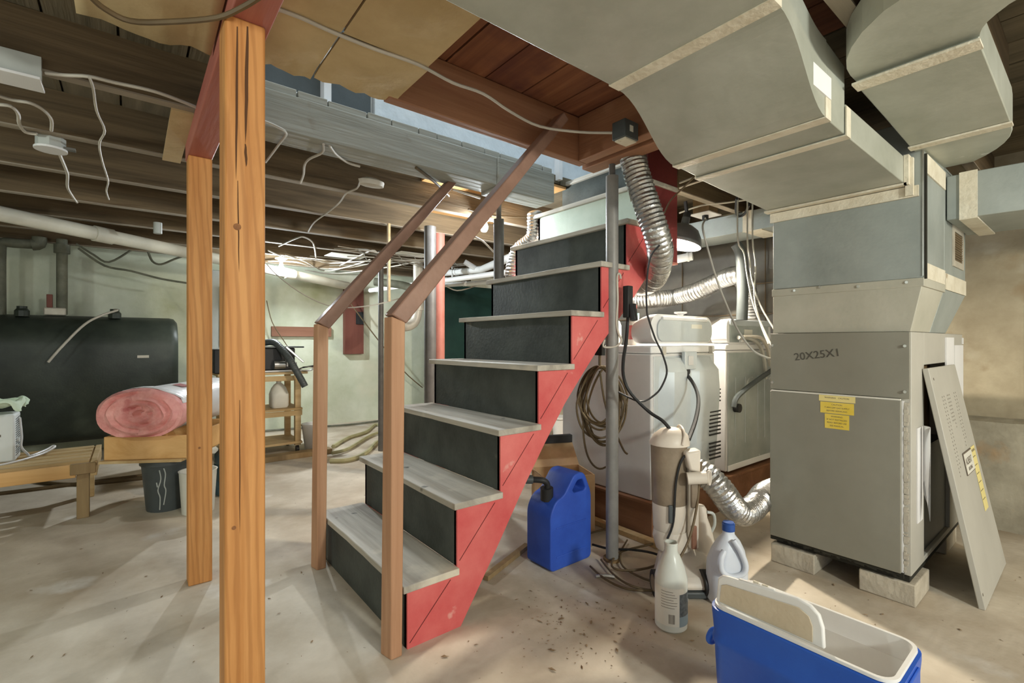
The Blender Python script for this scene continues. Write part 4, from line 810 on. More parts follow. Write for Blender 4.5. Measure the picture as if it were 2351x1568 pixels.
M().cyl((-.50, 6.1, 1.36), (-.50, 6.1, 2.06), .04).build('pipe', MT['iron'], t, smooth=True)
M().cyl((-.50, 6.1, 1.93), (-.50, 6.1, 2.01), .058).build('collar', MT['iron'], t, smooth=True)
M().box(-.62, 6.05, 1.35, -.47, 6.12, 1.42).build('fitting', MT['trap'], t, bevel=.01); M().box(-.60, 6.05, 1.42, -.56, 6.09, 1.54).build('gauge', MT['red_cap'] if False else MT['maroon'], t, bevel=.004)
t = thing('thin_tube', 'thin pale plastic tube curving down before the dark tank', 'tube', (-.12, 5.75, 1.36))
M().tube([(-.12, 5.97, 1.415), (-.10, 5.82, 1.40), (-.20, 5.74, 1.35), (-.32, 5.70, 1.26), (-.46, 5.66, 1.07), (-.55, 5.65, .93)], .010, 6, 5).build('tube', MT['cable'], t, smooth=True)
t = thing('hanging_tube', 'short grey stub of pipe hanging between the joists', 'pipe', (.16, 4.6, 2.0)); M().cyl((.165, 4.62, 1.945), (.165, 4.62, 2.03), .028).build('stub', MT['elpanel'], t, smooth=True)
t = thing('wall_bracket', 'pale blue plastic box at the far left edge under the joists', 'box', (-.85, 4.45, 2.0)); M().box(-.93, 4.30, 1.93, -.755, 4.5, 2.10).build('box', MT['bleach'], t, bevel=.006); M().box(-.80, 4.28, 1.90, -.74, 4.36, 1.935).build('strap', MT['paper'], t)
# ------------------------------------------------------------------ slatted bench at the left
t = thing('slatted_bench', 'low slatted pine bench in front of the oil tank', 'bench', (-.9, 4.35, 0))
bx0, bx1, by0, by1, bz = -1.9, -.165, 3.98, 4.62, .36
M().box(bx0, by0, .265, bx1-.10, by0+.032, .345).build('front_rail', MT['boxwood'], t, bevel=.003); M().box(bx0, by1-.032, .265, bx1, by1, .345).build('rear_rail', MT['bench'], t, bevel=.003)
M().box(bx1-.125, by0-.018, .285, bx1-.005, by0+.018, .35).build('corner_block', MT['benchd'], t, bevel=.004)
M().box(bx1-.032, by0, .265, bx1, by1, .352).build('end_rail', MT['bench'], t, bevel=.003)
y = by0+.035
for i in range(5): M().box(bx0, y, .338, bx1-.04, y+.078, bz).build('slat', MT['bench'], t, bevel=.003); y += .118
for x in (-.235, -1.8):
    for yy in (by0+.03, by1-.09): M().box(x-.028, yy, 0, x+.032, yy+.06, .335).build('leg', MT['benchd'] if yy < 4.1 else MT['bench'], t, bevel=.003)
# heater and cloth
t = thing('electric_heater', 'white louvred electric heater on the slatted bench', 'heater', (-.7, 4.33, bz))
M().box(-.86, 4.235, bz+.001, -.560, 4.43, .655).build('body', MT['heater'], t, bevel=.012)
for i in range(17): M().beam((-.5595, 4.262, .395+i*.014), (-.5595, 4.405, .402+i*.014), .0012, .0055).build('louvre', MT['dkgrey'], t)
M().cyl((-.563, 4.30, .49), (-.548, 4.30, .49), .013).build('knob', MT['heater'], t, smooth=True); M().cyl((-.563, 4.30, .45), (-.550, 4.30, .45), .009).build('knob', MT['heater'], t, smooth=True)
M().box(-.70, 4.2335, .52, -.62, 4.2352, .535).build('badge', MT['ink'], t)
M().tube([(-.553, 4.345, .62), (-.545, 4.35, .5), (-.548, 4.36, .43), (-.52, 4.35, .385), (-.50, 4.33, .372), (-.44, 4.42, .385), (-.41, 4.46, .40), (-.40, 4.43, .395), (-.45, 4.36, .372), (-.55, 4.20, .367), (-.66, 4.12, .365)], .0065, 6, 5).build('power_cord', MT['white'], t, smooth=True)
t = thing('green_cloth', 'crumpled pale green cloth heaped on top of the heater', 'cloth', (-.68, 4.33, .657))
random.seed(5); g = M(); n, m = 26, 20
for i in range(n+1):
    for j in range(m+1):
        u, v = i/n, j/m; x = -.95+.43*u; y = 4.19+.28*v
        d = max(abs((x+.70)/.17), abs((y-4.33)/.13)); f = noise.noise((u*4.5, v*3.5, 3)); f2 = noise.noise((u*9, v*7, 8))
        top = .69+.10*(.5+f)*max(0, 1.25-d*.55)+.022*f2
        z = top if d < 1 else max(.55, top-(d-1)*.17-.02*abs(f2))
        g.v.append(Vector((x+.03*f2, y+.025*f, z)))
for i in range(n):
    for j in range(m): a = i*(m+1)+j; g.f.append((a, a+1, a+m+2, a+m+1))
o = g.build('cloth', MT['cloth'], t, smooth=True); o.modifiers.new('s', 'SOLIDIFY').thickness = .004; o.modifiers.new('ss', 'SUBSURF').render_levels = 1
# tray box with the fibreglass roll
ang = math.radians(-31); ux = Vector((math.cos(ang), math.sin(ang), 0)); uy = Vector((-ux.y, ux.x, 0)); FL = Vector((-.131, 3.925, 0))
XF = frame(FL, ux, uy)
t = thing('wooden_box', 'shallow pine box carrying the pink fibreglass roll', 'box', FL+Vector((0, 0, .362)))
g = lambda x0, y0, z0, x1, y1, z1, nm='board': M(XF).box(x0, y0, z0, x1, y1, z1).build(nm, MT['boxwood'], t, bevel=.003)
g(0, 0, .362, .485, .022, .508); g(0, .66, .362, .485, .682, .508); g(0, .022, .362, .02, .66, .508); g(.465, .022, .362, .485, .66, .508); g(0.02, .022, .362, .465, .66, .375, 'bottom')
M(XF).box(.40, -.01, .35, .47, .69, .36).build('runner', MT['bench'], t); M(XF).box(-.01, -.03, .345, .46, .06, .3615).build('runner', MT['bench'], t)
t = thing('insulation_roll', 'roll of pink fibreglass insulation in a white wrapper', 'insulation', XF @ Vector((.24, .3, .51)))
R = []
for i in range(26):
    v = i/25; yy = -.03+.98*v; r_ = 1+.02*noise.noise((v*6, 1, 0)) - (.05 if v > .96 else 0)
    ring = []
    for j in range(36):
        a = 2*math.pi*j/36; n_ = 1+.035*noise.noise((math.cos(a)*1.6, math.sin(a)*1.6, v*2.2))
        x = .235+.232*r_*n_*math.cos(a); z = .660+.150*r_*n_*math.sin(a)
        if z < .53: z = .53-(.53-z)*.25
        ring.append(XF @ Vector((x, yy, z)))
    R.append(ring)
M().loft(R[2:], False, True).build('wrapper', MT['wrap'], t, smooth=True)
E_ = []                                               # the pink end: spiralled, puffed face
for i in range(10):
    k = 1.045-.1045*i; b_ = -.055-.03*math.sin(min(1, (1-k))*math.pi)+.06*max(0, .3-k)
    E_.append([XF @ Vector((.235+.236*k*math.cos(2*math.pi*j/36)*(1+.03*noise.noise((j*.35, i*.8, 2)))+.03*(1-k), b_+.018*noise.noise((math.cos(j*.1745)*2+i, math.sin(j*.1745)*2, 4))+.012*math.sin(i*2.6+j*.1745), max(.515, .655+.152*k*math.sin(2*math.pi*j/36)*(1+.03*noise.noise((j*.3, i, 7)))))) for j in range(36)])
back = [XF @ Vector((.235+.225*math.cos(2*math.pi*j/36), .12, max(.515, .658+.145*math.sin(2*math.pi*j/36)))) for j in range(36)]
mid = [XF @ Vector((.235+.243*math.cos(2*math.pi*j/36), .0, max(.513, .656+.156*math.sin(2*math.pi*j/36)))) for j in range(36)]
M().loft([back, mid]+E_, False, True).build('fibreglass_end', MT['pink'], t, smooth=True)
M(XF).tube([(.09+.02*i+.10*math.sin(i*.5), -.088, .62+.012*i) for i in range(2)], .001, 4, 1).build('fold', MT['pink'], t)
g = M()
for (v0, a0, w, h) in ((.22, 62, .10, 18), (.30, 48, .05, 12)):
    q = []
    for (dv, da) in ((0, 0), (w, 0), (w, h), (0, h)):
        a = math.radians(a0+da); q.append(XF @ Vector((.235+.2400*math.cos(a), v0+dv, .660+.1560*math.sin(a))))
    g.add(q, [(0, 1, 2, 3)])
g.build('printed_logo', MT['wrapred'], t)
g = M(); g.loft([[XF @ Vector((.235+(.241+.004*math.sin(j))*math.cos(math.radians(20+j*12)), y_+.02*math.sin(j*1.3), .66+(.157+.003*math.sin(j*2))*math.sin(math.radians(20+j*12)))) for j in range(12)] for y_ in (.08, .02, -.01)], False, False)
o = g.build('loose_flap', MT['wrap'], t, smooth=True); o.modifiers.new('s', 'SOLIDIFY').thickness = .002
# bin, jug and carboy
t = thing('plastic_bin', 'dark grey plastic bin below the pine box', 'bin', (.185, 3.93, 0))
M().lathe((.185, 3.93, 0), [(0, 0), (.105, 0), (.108, .01), (.132, .29), (.134, .30), (.143, .302), (.143, .325), (.138, .34), (.134, .34), (.128, .31), (0, .3)], 28).build('tub', MT['dkgrey'], t, smooth=True)
g = M()
for (a0, pts) in ((252, ((0, .28), (3, .22), (-5, .15), (0, .10), (-2, .02))), (262, ((0, .29), (4, .25), (1, .18), (5, .14), (-1, .05))), (244, ((0, .2), (2, .17)))):
    P = [(.185+(.109+.08*z)*math.cos(math.radians(a0+d)), 3.93+(.109+.08*z)*math.sin(math.radians(a0+d)), z) for d, z in pts]; g.tube(P, .0035, 5, 4)
g.build('paint_drips', MT['elpanel'], t, smooth=True)
t = thing('plastic_pail', 'pale plastic pail standing behind the far post', 'pail', (.345, 3.715, 0))
M().lathe((.345, 3.715, 0), [(0, 0), (.09, 0), (.105, .26), (.11, .27), (.102, .27), (.087, .02), (0, .02)], 24).build('pail', MT['milky'], t, smooth=True)
t = thing('water_carboy', 'dark blue water carboy with a white cap behind the posts', 'carboy', (.60, 4.03, 0))
M().lathe((.60, 4.03, 0), [(0, 0), (.12, 0), (.132, .015), (.132, .10), (.128, .11), (.132, .12), (.132, .22), (.128, .23), (.132, .24), (.128, .29), (.09, .33), (.045, .36), (.04, .43), (0, .43)], 28).build('jar', MT['carboy'], t, smooth=True)
M().cyl((.60, 4.03, .43), (.60, 4.03, .462), .044).build('cap', MT['offwhite'], t, smooth=True)
# ------------------------------------------------------------------ cart with clutter at the back
t = thing('wooden_cart', 'wooden shelf cart on casters at the back wall', 'cart', (.98, 5.3, 0))
cy0, cy1 = 5.08, 5.52
for x in (.66, 1.285):
    for y in (cy0, cy1-.05): M().box(x, y, .07, x+.055, y+.05, .785).build('leg', MT['bench'], t, bevel=.003)
for (z, nm) in ((.785, 'top_board'), (.425, 'shelf'), (.09, 'shelf')):
    for j in range(3): M().box(.62 if z > .7 else .65, cy0-.02+j*.165, z, 1.40 if z > .7 else 1.35, cy0+.14+j*.165, z+.022).build(nm, MT['bench'], t, bevel=.002)
for z in (.72, .37): M().box(.65, cy0-.008, z, 1.35, cy0, z+.05).build('rail', MT['bench'], t)
for x in (.69, 1.31):
    for y in (cy0+.02, cy1-.03): M().cyl((x-.012, y, .033), (x+.012, y, .033), .033, seg=14).build('caster', MT['black'], t)
t = thing('black_case', 'black tool case standing on the cart behind the posts', 'case', (.68, 5.3, .807)); M().box(.60, 5.15, .808, .86, 5.42, 1.035).build('case', MT['black'], t, bevel=.01)
M().box(.70, 5.2, 1.035, .78, 5.24, 1.06).build('handle', MT['black'], t, bevel=.004)
t = thing('table_saw', 'black benchtop machine with metal rails on the cart', 'machine', (1.15, 5.3, .807))
M().box(.96, 5.14, .825, 1.30, 5.44, 1.045).build('housing', MT['black'], t, bevel=.012); M().box(.94, 5.12, 1.045, 1.38, 5.46, 1.06).build('table', MT['dkgrey'], t, bevel=.002)
M().cyl((1.10, 5.13, .88), (1.20, 5.13, .88), .045).build('motor', MT['steel'], t, smooth=True); M().box(.95, 5.12, .808, 1.36, 5.44, .826).build('base', MT['steel'], t, bevel=.002)
for i in range(3): M().cyl((1.22+.04*i, 5.125, .86), (1.22+.04*i, 5.125, .90), .012).build('knob', MT['steel'], t)
M().beam((1.20, 5.08, 1.055), (1.36, 5.06, .90), .03, .02).build('guide_rail', MT['steel'], t, bevel=.003)
t = thing('small_tools', 'pair of steel clamps at the right end of the cart top', 'tool', (1.4, 5.15, .81))
M().tube([(1.30, 5.12, .815), (1.38, 5.1, .85), (1.46, 5.1, .845), (1.44, 5.1, .815), (1.36, 5.1, .815)], .008, 6, 4).build('jaw', MT['steel'], t, smooth=True); M().beam((1.36, 5.1, .845), (1.475, 5.1, .86), .014, .014).build('handle', MT['black'], t)
wire('vacuum_hose', 'vachose_cart', .032, 'dkgrey', 'ribbed grey hose draped over the front of the cart', 'hose', seg=14, k=10, rib=(.02, .03))
def jug(nm, lbl, c, w, h, mt, capm, capname='cap'):
    t = thing(nm, lbl, 'jug', c); x, y, z = c; R = []
    for (k, zz) in ((.86, 0), (1, .02), (1, .5*h), (.97, .6*h), (.80, .74*h), (.5, .87*h), (.26, .93*h), (.26, .96*h)):
        r = rrect(w*k, w*k, w*k*(.25 if zz < .6*h else .42), 4); R.append([(x+u, y+v, z+zz) for u, v in r])
    M().loft(R).build('jug_body', MT[mt], t, smooth=True); M().cyl((x, y, z+.955*h), (x, y, z+h), w*.155).build(capname, MT[capm], t, smooth=True); return t
jug('milk_jug', 'cloudy plastic gallon jug on the middle cart shelf', (1.165, 5.22, .448), .165, .265, 'milky', 'milky')
t = thing('white_bucket', 'plain white bucket on the floor beside the cart', 'bucket', (1.47, 5.10, 0))
M().lathe((1.47, 5.10, 0), [(0, 0), (.085, 0), (.115, .25), (.122, .252), (.122, .27), (.11, .27), (.08, .015), (0, .015)], 28).build('bucket', MT['offwhite'], t, smooth=True)
t = thing('floor_board', 'dark timber offcut lying on the floor before the cart', 'board', (1.2, 4.85, 0)); M().box(.75, 4.80, 0, 1.56, 4.92, .05).build('board', MT['benchd'], t, bevel=.004)
# ------------------------------------------------------------------ under and beside the stairs
t = thing('gas_can', 'blue plastic gas can with a black spout under the stairs', 'gas can', (1.70, 1.75, 0))
def rp_(P, r, n=5):                                    # polygon with rounded corners
    out = []; N_ = len(P)
    for i in range(N_):
        p = Vector(P[i]); a = Vector(P[i-1])-p; b = Vector(P[(i+1) % N_])-p; k = min(r, a.length*.45, b.length*.45); A = p+a.normalized()*k; B = p+b.normalized()*k
        for j in range(n+1): u = j/n; out.append(tuple((1-u)**2*A+2*u*(1-u)*p+u*u*B))
    return out
o = M().prism(rp_([(1.562, 0), (1.562, .275), (1.598, .335), (1.652, .352), (1.725, .446), (1.795, .446), (1.848, .335), (1.848, 0)], .03), 'y', 1.662, 1.838).build('tank', MT['gas'], t)
cut(o, M().prism(rp_([(1.712, .366), (1.748, .41), (1.785, .41), (1.806, .362), (1.79, .352), (1.725, .352)], .012), 'y', 1.5, 2.0))
bv = o.modifiers.new('bevel', 'BEVEL'); bv.width = .018; bv.segments = 3; bv.limit_method = 'ANGLE'; bv.angle_limit = math.radians(50); o.data.polygons.foreach_set('use_smooth', [True]*len(o.data.polygons))
for zz in (.06, .20): M().box(1.60, 1.6590, zz, 1.81, 1.6625, zz+.008).build('moulded_rib', MT['gas'], t, bevel=.002)
M().cyl((1.605, 1.735, .325), (1.60, 1.73, .385), .032).build('spout_collar', MT['black'], t, smooth=True)
M().tube([(1.602, 1.732, .375), (1.600, 1.728, .405), (1.575, 1.735, .425), (1.535, 1.77, .428)], .015, 12, 4).build('spout', MT['black'], t, smooth=True); M().cyl((1.54, 1.767, .428), (1.51, 1.785, .43), .021).build('spout_cap', MT['dkgrey'], t, smooth=True)
t = thing('cardboard_box', 'open cardboard box behind the blue gas can', 'box', (1.99, 2.10, 0)); X = frame((1.83, 2.0, 0), (.78, -.35, 0), (.35, .78, 0))
g = M(X); g.box(0, 0, 0, .31, .006, .33); g.box(0, .24, 0, .31, .246, .33); g.box(0, .006, 0, .006, .24, .33); g.box(.304, .006, 0, .31, .24, .33); g.box(.006, .006, 0, .304, .24, .006); g.build('carton', MT['card'], t)
M(X).hexa([(0, .24, .33), (.31, .24, .33), (.31, .246, .33), (0, .246, .33)], [(0, .36, .45), (.31, .36, .45), (.31, .366, .45), (0, .366, .45)]).build('flap', MT['card'], t)
M(X).hexa([(0, 0, .33), (.006, 0, .33), (.006, .246, .33), (0, .246, .33)], [(-.09, 0, .40), (-.084, 0, .40), (-.084, .246, .40), (-.09, .246, .40)]).build('flap', MT['card'], t)
M(X).box(.02, .33, .452, .30, .37, .50).build('dark_strip', MT['black'], t)
t = thing('white_pail', 'small white pail seen between stair side and cord coil', 'pail', (3.80, 3.87, 0)); M().lathe((3.80, 3.87, 0), [(0, 0), (.085, 0), (.105, .24), (.12, .245), (.12, .265), (0, .265)], 22).build('pail', MT['offwhite'], t, smooth=True)
t = thing('cord_coil', 'big coil of black extension cord hung beside the grey column', 'cord', (1.99, 1.73, .97)); random.seed(21); g = M()
ax = Vector((.7815, -.624, 0)); C_ = Vector((1.985, 1.725, .745))
for i in range(12):
    rx = random.uniform(.085, .135); rz = random.uniform(.15, .225); ph = random.uniform(-.12, .12); cx = random.uniform(-.02, .035); P = []
    for j in range(18):
        a = 2*math.pi*j/18; u = rx*math.cos(a)*(1-.25*max(0, math.sin(a)))+cx; w = .97-.745-rz+rz*math.sin(a)
        P.append(C_+ax*(u*math.cos(ph)-w*math.sin(ph)*.3)+Vector((.624, .7815, 0))*(.025*math.sin(a*2+i)+.004*i-.03)+Vector((0, 0, w)))
    P.append(P[0]); g.tube(P, .0055, 6, 3, caps=False)
g.build('loops', MT['cableb'], t, smooth=True)
M().tube([C_+Vector((0, 0, .21)), C_+Vector((.0, 0, .33))], .007, 6, 1).build('hanger', MT['cableb'], t); M().box(1.972, 1.70, 1.03, 2.0, 1.75, 1.09).build('hook', MT['black'], t)
M().tube([C_+ax*.0+Vector((0, 0, .20)), C_+ax*.035+Vector((0, 0, .0)), C_+ax*.12+Vector((0, 0, -.21)), C_+ax*.15+Vector((0, 0, -.25))], .0055, 6, 6).build('tail', MT['cableb'], t, smooth=True)
M().tube([C_-ax*.07+Vector((0, 0, .12)), C_-ax*.09+Vector((0, 0, -.1)), C_-ax*.065+Vector((0, 0, -.26)), C_-ax*.0+Vector((0, 0, -.33)), C_+ax*.09+Vector((0, 0, -.28))], .0055, 6, 6).build('tail', MT['cableb'], t, smooth=True)
t = thing('power_strip', 'black power strip strapped beside the grey column', 'power strip', (1.965, 1.535, 1.2)); M().box(1.945, 1.505, 1.225, 1.985, 1.54, 1.385).build('strip', MT['black'], t, bevel=.004)
M().cyl((1.97, 1.50, 1.29), (1.965, 1.485, 1.21), .02).build('plug', MT['black'], t, smooth=True)
# ------------------------------------------------------------------ washer and dryer on a platform
t = thing('platform', 'low brown board platform under the washer and dryer', 'platform', (3.0, 1.95, 0))
M().box(2.25, 1.58, 0, 2.275, 2.45, .195).build('side_board', MT['platform'], t, bevel=.003); M().box(2.275, 1.585, 0, 4.0, 1.61, .195).build('front_board', MT['platform'], t, bevel=.003); M().box(2.24, 1.57, .195, 4.0, 2.45, .212).build('top_board', MT['platform'], t, bevel=.003)
t = thing('sill_board', 'flat light board lying at the foot of the platform', 'board', (2.2, 1.55, 0)); M().box(2.185, 1.50, 0, 2.235, 2.3, .03).build('board', MT['bench'], t, bevel=.003)
def machine(nm, lbl, x0, x1, y0, y1, z0, z1, backm, cons):
    t = thing(nm, lbl, nm, ((x0+x1)/2, (y0+y1)/2, z0)); 
    M().box(x0, y0, z0, x1, y1, z1-.045).build('cabinet', MT['wside'], t, bevel=.008)
    M().box(x0-.002, y0-.002, z1-.043, x1+.002, y1, z1).build('top_deck', MT['white'], t, bevel=.008)
    M().box(x0+.022, y0-.004, z0+.03, x1-.022, y0-.0005, z1-.06).build('back_sheet', MT[backm], t, bevel=.002)
    return t
w = machine('washer', 'white washer seen from its grey ribbed back', 2.27, 2.955, 1.60, 2.30, .214, 1.08, 'wgrey', 0)
R = []                                                 # rounded console
for (y, k) in ((1.61, 1), (1.655, .995), (1.70, .93), (1.75, .80)):
    R.append([(2.612+u*(1 if k > .9 else .97), y, 1.08+.012+max(0, v+.085)*k) for u, v in rrect(.665, .17+.0, .08, 7)])
M().loft(R).build('console', MT['white'], w, smooth=True)
cp = [(2.63+u, v+1.17) for u, v in rrect(.585, .135, .055, 6)]; M().prism([(u, max(v, 1.105)) for u, v in cp], 'y', 1.600, 1.6095).build('console_back', MT['wgrey'], w, bevel=.002)
M().box(2.68, 1.598, 1.185, 2.80, 1.6005, 1.21).build('rating_label', MT['label'], w)
M().box(2.38, 1.592, 1.228, 2.86, 1.612, 1.25).build('console_lip', MT['white'], w, bevel=.006)
cv = M(); zt, zb = 1.0, .30                             # moulded plastic hose cover
def ring(z, d, xl, xr): return [(xl, 1.597, z), (xl+.06, 1.597-d, z), (xl+.19, 1.597-d, z), (xl+.22, 1.597-d*.45, z), (xl+.29, 1.597-d*.45, z), (xl+.32, 1.597-d*1.05, z), (xr-.05, 1.597-d*1.05, z), (xr, 1.597, z)]
cv.loft([ring(1.01, .012, 2.36, 2.90), ring(.985, .03, 2.35, 2.91), ring(.93, .062, 2.34, 2.93), ring(.80, .068, 2.33, 2.935), ring(.5, .05, 2.33, 2.935), ring(.30, .03, 2.33, 2.935), ring(.27, .004, 2.33, 2.935)])
cv.build('hose_cover', MT['wgrey'], w, bevel=.004)
M().box(2.535, 1.552, .94, 2.665, 1.575, 1.045).build('lid_switch_bracket', MT['wgrey'], w, bevel=.004); M().box(2.565, 1.548, .965, 2.62, 1.553, 1.02).build('recess', MT['wside'], w, bevel=.002)
M().cyl((2.575, 1.555, .928), (2.575, 1.57, .928), .02).build('cord_grommet', MT['black'], w)
for i in range(16):
    z = .80-i*.0235-(.04 if i > 3 else 0)-(.03 if i > 10 else 0); M().box(2.78, 1.5335, z, 2.91, 1.540, z+.009).build('vent_slot', MT['black'], w)
M().box(2.46, 1.545, .34, 2.62, 1.551, .46).build('paper_label', MT['label'], w); 
for i in range(6): M().box(2.47, 1.5438, .355+i*.017, 2.61, 1.5452, .361+i*.017).build('label_line', MT['wrapred'] if i % 2 else MT['ink'], w)
for x in (2.37, 2.88): M().box(x, 1.592, 1.03, x+.035, 1.599, 1.075).build('hinge', MT['steel'], w)
M().box(2.29, 1.5965, .25, 2.305, 1.6, 1.02).build('seam_edge', MT['white'], w)
d = machine('dryer', 'white dryer with a bare metal back at the furnace side', 3.10, 3.785, 1.60, 2.30, .235, 1.09, 'dryback', 0)
R = []
for (y, k) in ((1.60, 1), (1.66, .98), (1.71, .80)): R.append([(3.44+u, y, 1.09+(v+.085)*k) for u, v in rrect(.66, .17, .05, 6)])
M().loft(R).build('console', MT['white'], d, smooth=True); M().box(3.15, 1.594, 1.10, 3.72, 1.5995, 1.225).build('console_back', MT['dryback'], d, bevel=.002); M().box(3.14, 1.588, 1.215, 3.75, 1.61, 1.255).build('console_lip', MT['wgrey'], d, bevel=.005)
M().box(3.34, 1.5905, 1.15, 3.46, 1.5945, 1.19).build('rating_label', MT['label'], d)
for x in (3.22, 3.36, 3.55, 3.66): M().box(x, 1.5935, .40, x+.006, 1.5962, .86).build('rib', MT['wgrey'], d)
M().box(3.115, 1.592, .235, 3.77, 1.5985, .275).build('bottom_rail', MT['white'], d, bevel=.003); M().box(3.27, 1.575, 1.10, 3.33, 1.5995, 1.135).build('terminal_box', MT['white'], d, bevel=.004); M().cyl((3.215, 1.56, .655), (3.215, 1.5955, .655), .03).build('hose_port', MT['black'], d, smooth=True)
def bott(lbl, c, r, h, mt, capm):
    t = thing('detergent_bottle', lbl, 'bottle', c); M().lathe(c, [(0, 0), (r, 0), (r, h*.6), (r*.8, h*.72), (r*.4, h*.8), (r*.4, h*.84), (0, h*.84)], 16, 1, .75).build('bottle', MT[mt], t, smooth=True); M().cyl((c[0], c[1], c[2]+h*.83), (c[0], c[1], c[2]+h), r*.45).build('cap', MT[capm], t, smooth=True)
    M().lathe((c[0], c[1], c[2]+h*.15), [(r*1.01, 0), (r*1.01, h*.35)], 16, 1, .76, cap0=False).build('label', MT['wrapred'] if capm == 'red_cap' else MT['label'], t, smooth=True)
bott('white detergent bottle with a red cap on the washer', (2.46, 1.86, 1.081), .04, .25, 'offwhite', 'red_cap'); bott('squat white detergent bottle beside the steel column', (2.40, 1.97, 1.081), .055, .21, 'offwhite', 'offwhite'); bott('bottle with a green cap peeking over the washer console', (2.60, 1.95, 1.081), .05, .21, 'milky', 'green_cap')
t = thing('dish', 'tiny white dish balanced on the washer console', 'dish', (2.62, 1.68, 1.26)); M().lathe((2.66, 1.66, 1.262), [(.018, 0), (.02, .01), (.045, .018), (.045, .026), (0, .026)], 16, 1, .8).build('dish', MT['white'], t, smooth=True)
# ------------------------------------------------------------------ upright vacuum cleaner
vb = Vector((2.005, 1.235, 0)); rx = Vector((.7815, -.624, 0)); fy = Vector((.624, .7815, 0))
V = frame(vb, rx, fy)                                  # local x to the right, y away from the camera, z up
t = thing('vacuum_cleaner', 'cream upright vacuum cleaner standing before the washer', 'vacuum cleaner', vb)
def oval(cx, cy, a, b, z, n=20, tilt=0): return [(cx+a*math.cos(2*math.pi*j/n), cy+b*math.sin(2*math.pi*j/n), z+tilt*math.cos(2*math.pi*j/n)) for j in range(n)]
M(V).loft([oval(-.062, 0, .072, .068, .235), oval(-.064, 0, .076, .072, .245), oval(-.066, 0, .078, .074, .36)]).build('lower_cup', MT['vac'], t, smooth=True)
M(V).loft([oval(-.066, 0, .079, .075, .36), oval(-.070, 0, .082, .078, .64)]).build('dust_canister', MT['vacd'], t, smooth=True)
M(V).loft([oval(-.066, 0, .090, .083, .628), oval(-.066, 0, .090, .083, .642), oval(-.060, 0, .076, .07, .675), oval(-.056, 0, .05, .048, .698), oval(-.056, 0, .02, .02, .706)]).build('dome_lid', MT['vac'], t, smooth=True)
M(V).tube([(-.035, -.082, .640), (-.02, -.065, .682), (-.015, -.02, .708), (-.012, .04, .704), (-.01, .075, .65)], .006, 8, 5).build('lid_strap', MT['vac'], t, smooth=True)
M(V).tube([(.0, -.075, .61), (-.04, -.081, .57), (-.065, -.083, .47), (-.075, -.08, .30), (-.10, -.075, .22)], .005, 6, 5).build('cord_line', MT['black'], t, smooth=True)
M(V).box(.0, -.075, .17, .045, .05, .60).build('spine', MT['vac'], t, bevel=.012); M(V).hexa([(-.008, -.10, .53), (.04, -.10, .52), (.04, -.03, .52), (-.008, -.03, .53)], [(-.028, -.10, .612), (.043, -.10, .622), (.043, -.03, .622), (-.028, -.03, .612)]).build('handle_socket', MT['vac'], t, bevel=.01)
M(V).cyl((-.02, -.10, .497), (.058, -.118, .507), .027).build('hose_port', MT['vac'], t, smooth=True); g = M(V); g.lathe((0, 0, 0), [(.030, 0), (.034, .004), (.034, .012), (.026, .012), (.024, .0), (.024, -.02)], 20, cap0=False); 
for i in range(len(g.v)): p = V.inverted() @ g.v[i]; g.v[i] = V @ Vector((.060+p.z*.8+p.x*.35, -.122-p.z*.5+p.x*.3, .508+p.y))
g.build('port_ring', MT['vac'], t, smooth=True)
M(V).box(.002, -.088, .36, .034, -.074, .47).build('grip_panel', MT['vacd'], t, bevel=.006); M(V).box(-.095, -.082, .29, -.077, -.070, .37).build('latch', MT['dkgrey'], t, bevel=.003)
M(V).loft([oval(.095, 0, .038, .04, .10), oval(.095, 0, .045, .045, .18), oval(.09, 0, .036, .04, .24), oval(.085, 0, .022, .03, .29), oval(.08, 0, .024, .03, .33), oval(.078, 0, .016, .02, .345)]).build('tool_holder', MT['vac'], t, smooth=True)
M(V).tube([(.10, -.02, .32), (.13, -.02, .31), (.135, -.02, .265), (.12, -.02, .23)], .007, 8, 4).build('cord_hook', MT['elpanel'], t, smooth=True)
M(V).loft([oval(-.05, 0, .078, .072, .15), oval(-.058, 0, .084, .078, .20), oval(-.062, 0, .076, .072, .237)]).build('motor_housing', MT['vac'], t, smooth=True)
M(V).hexa([(-.16, -.18, .035), (.05, -.18, .035), (.13, .02, .035), (-.14, .02, .035)], [(-.145, -.165, .075), (.035, -.165, .075), (.115, .0, .155), (-.12, .0, .155)]).build('floor_nozzle', MT['vac'], t, bevel=.018)
M(V).box(-.162, -.183, .006, .052, -.03, .034).build('nozzle_sole', MT['dkgrey'], t, bevel=.006); M(V).box(.006, -.085, .175, .030, -.073, .28).build('red_pedal', MT['maroonx'], t, bevel=.005)
for x in (-.165, .045): M(V).tube([(x-.018, -.14, .055), (x+.018, -.14, .055)], .055, 20, 1).build('wheel', MT['black'], t, smooth=True); M(V).tube([(x-.02, -.14, .055), (x+.02, -.14, .055)], .034, 16, 1).build('hub', MT['vacd'], t, smooth=True)
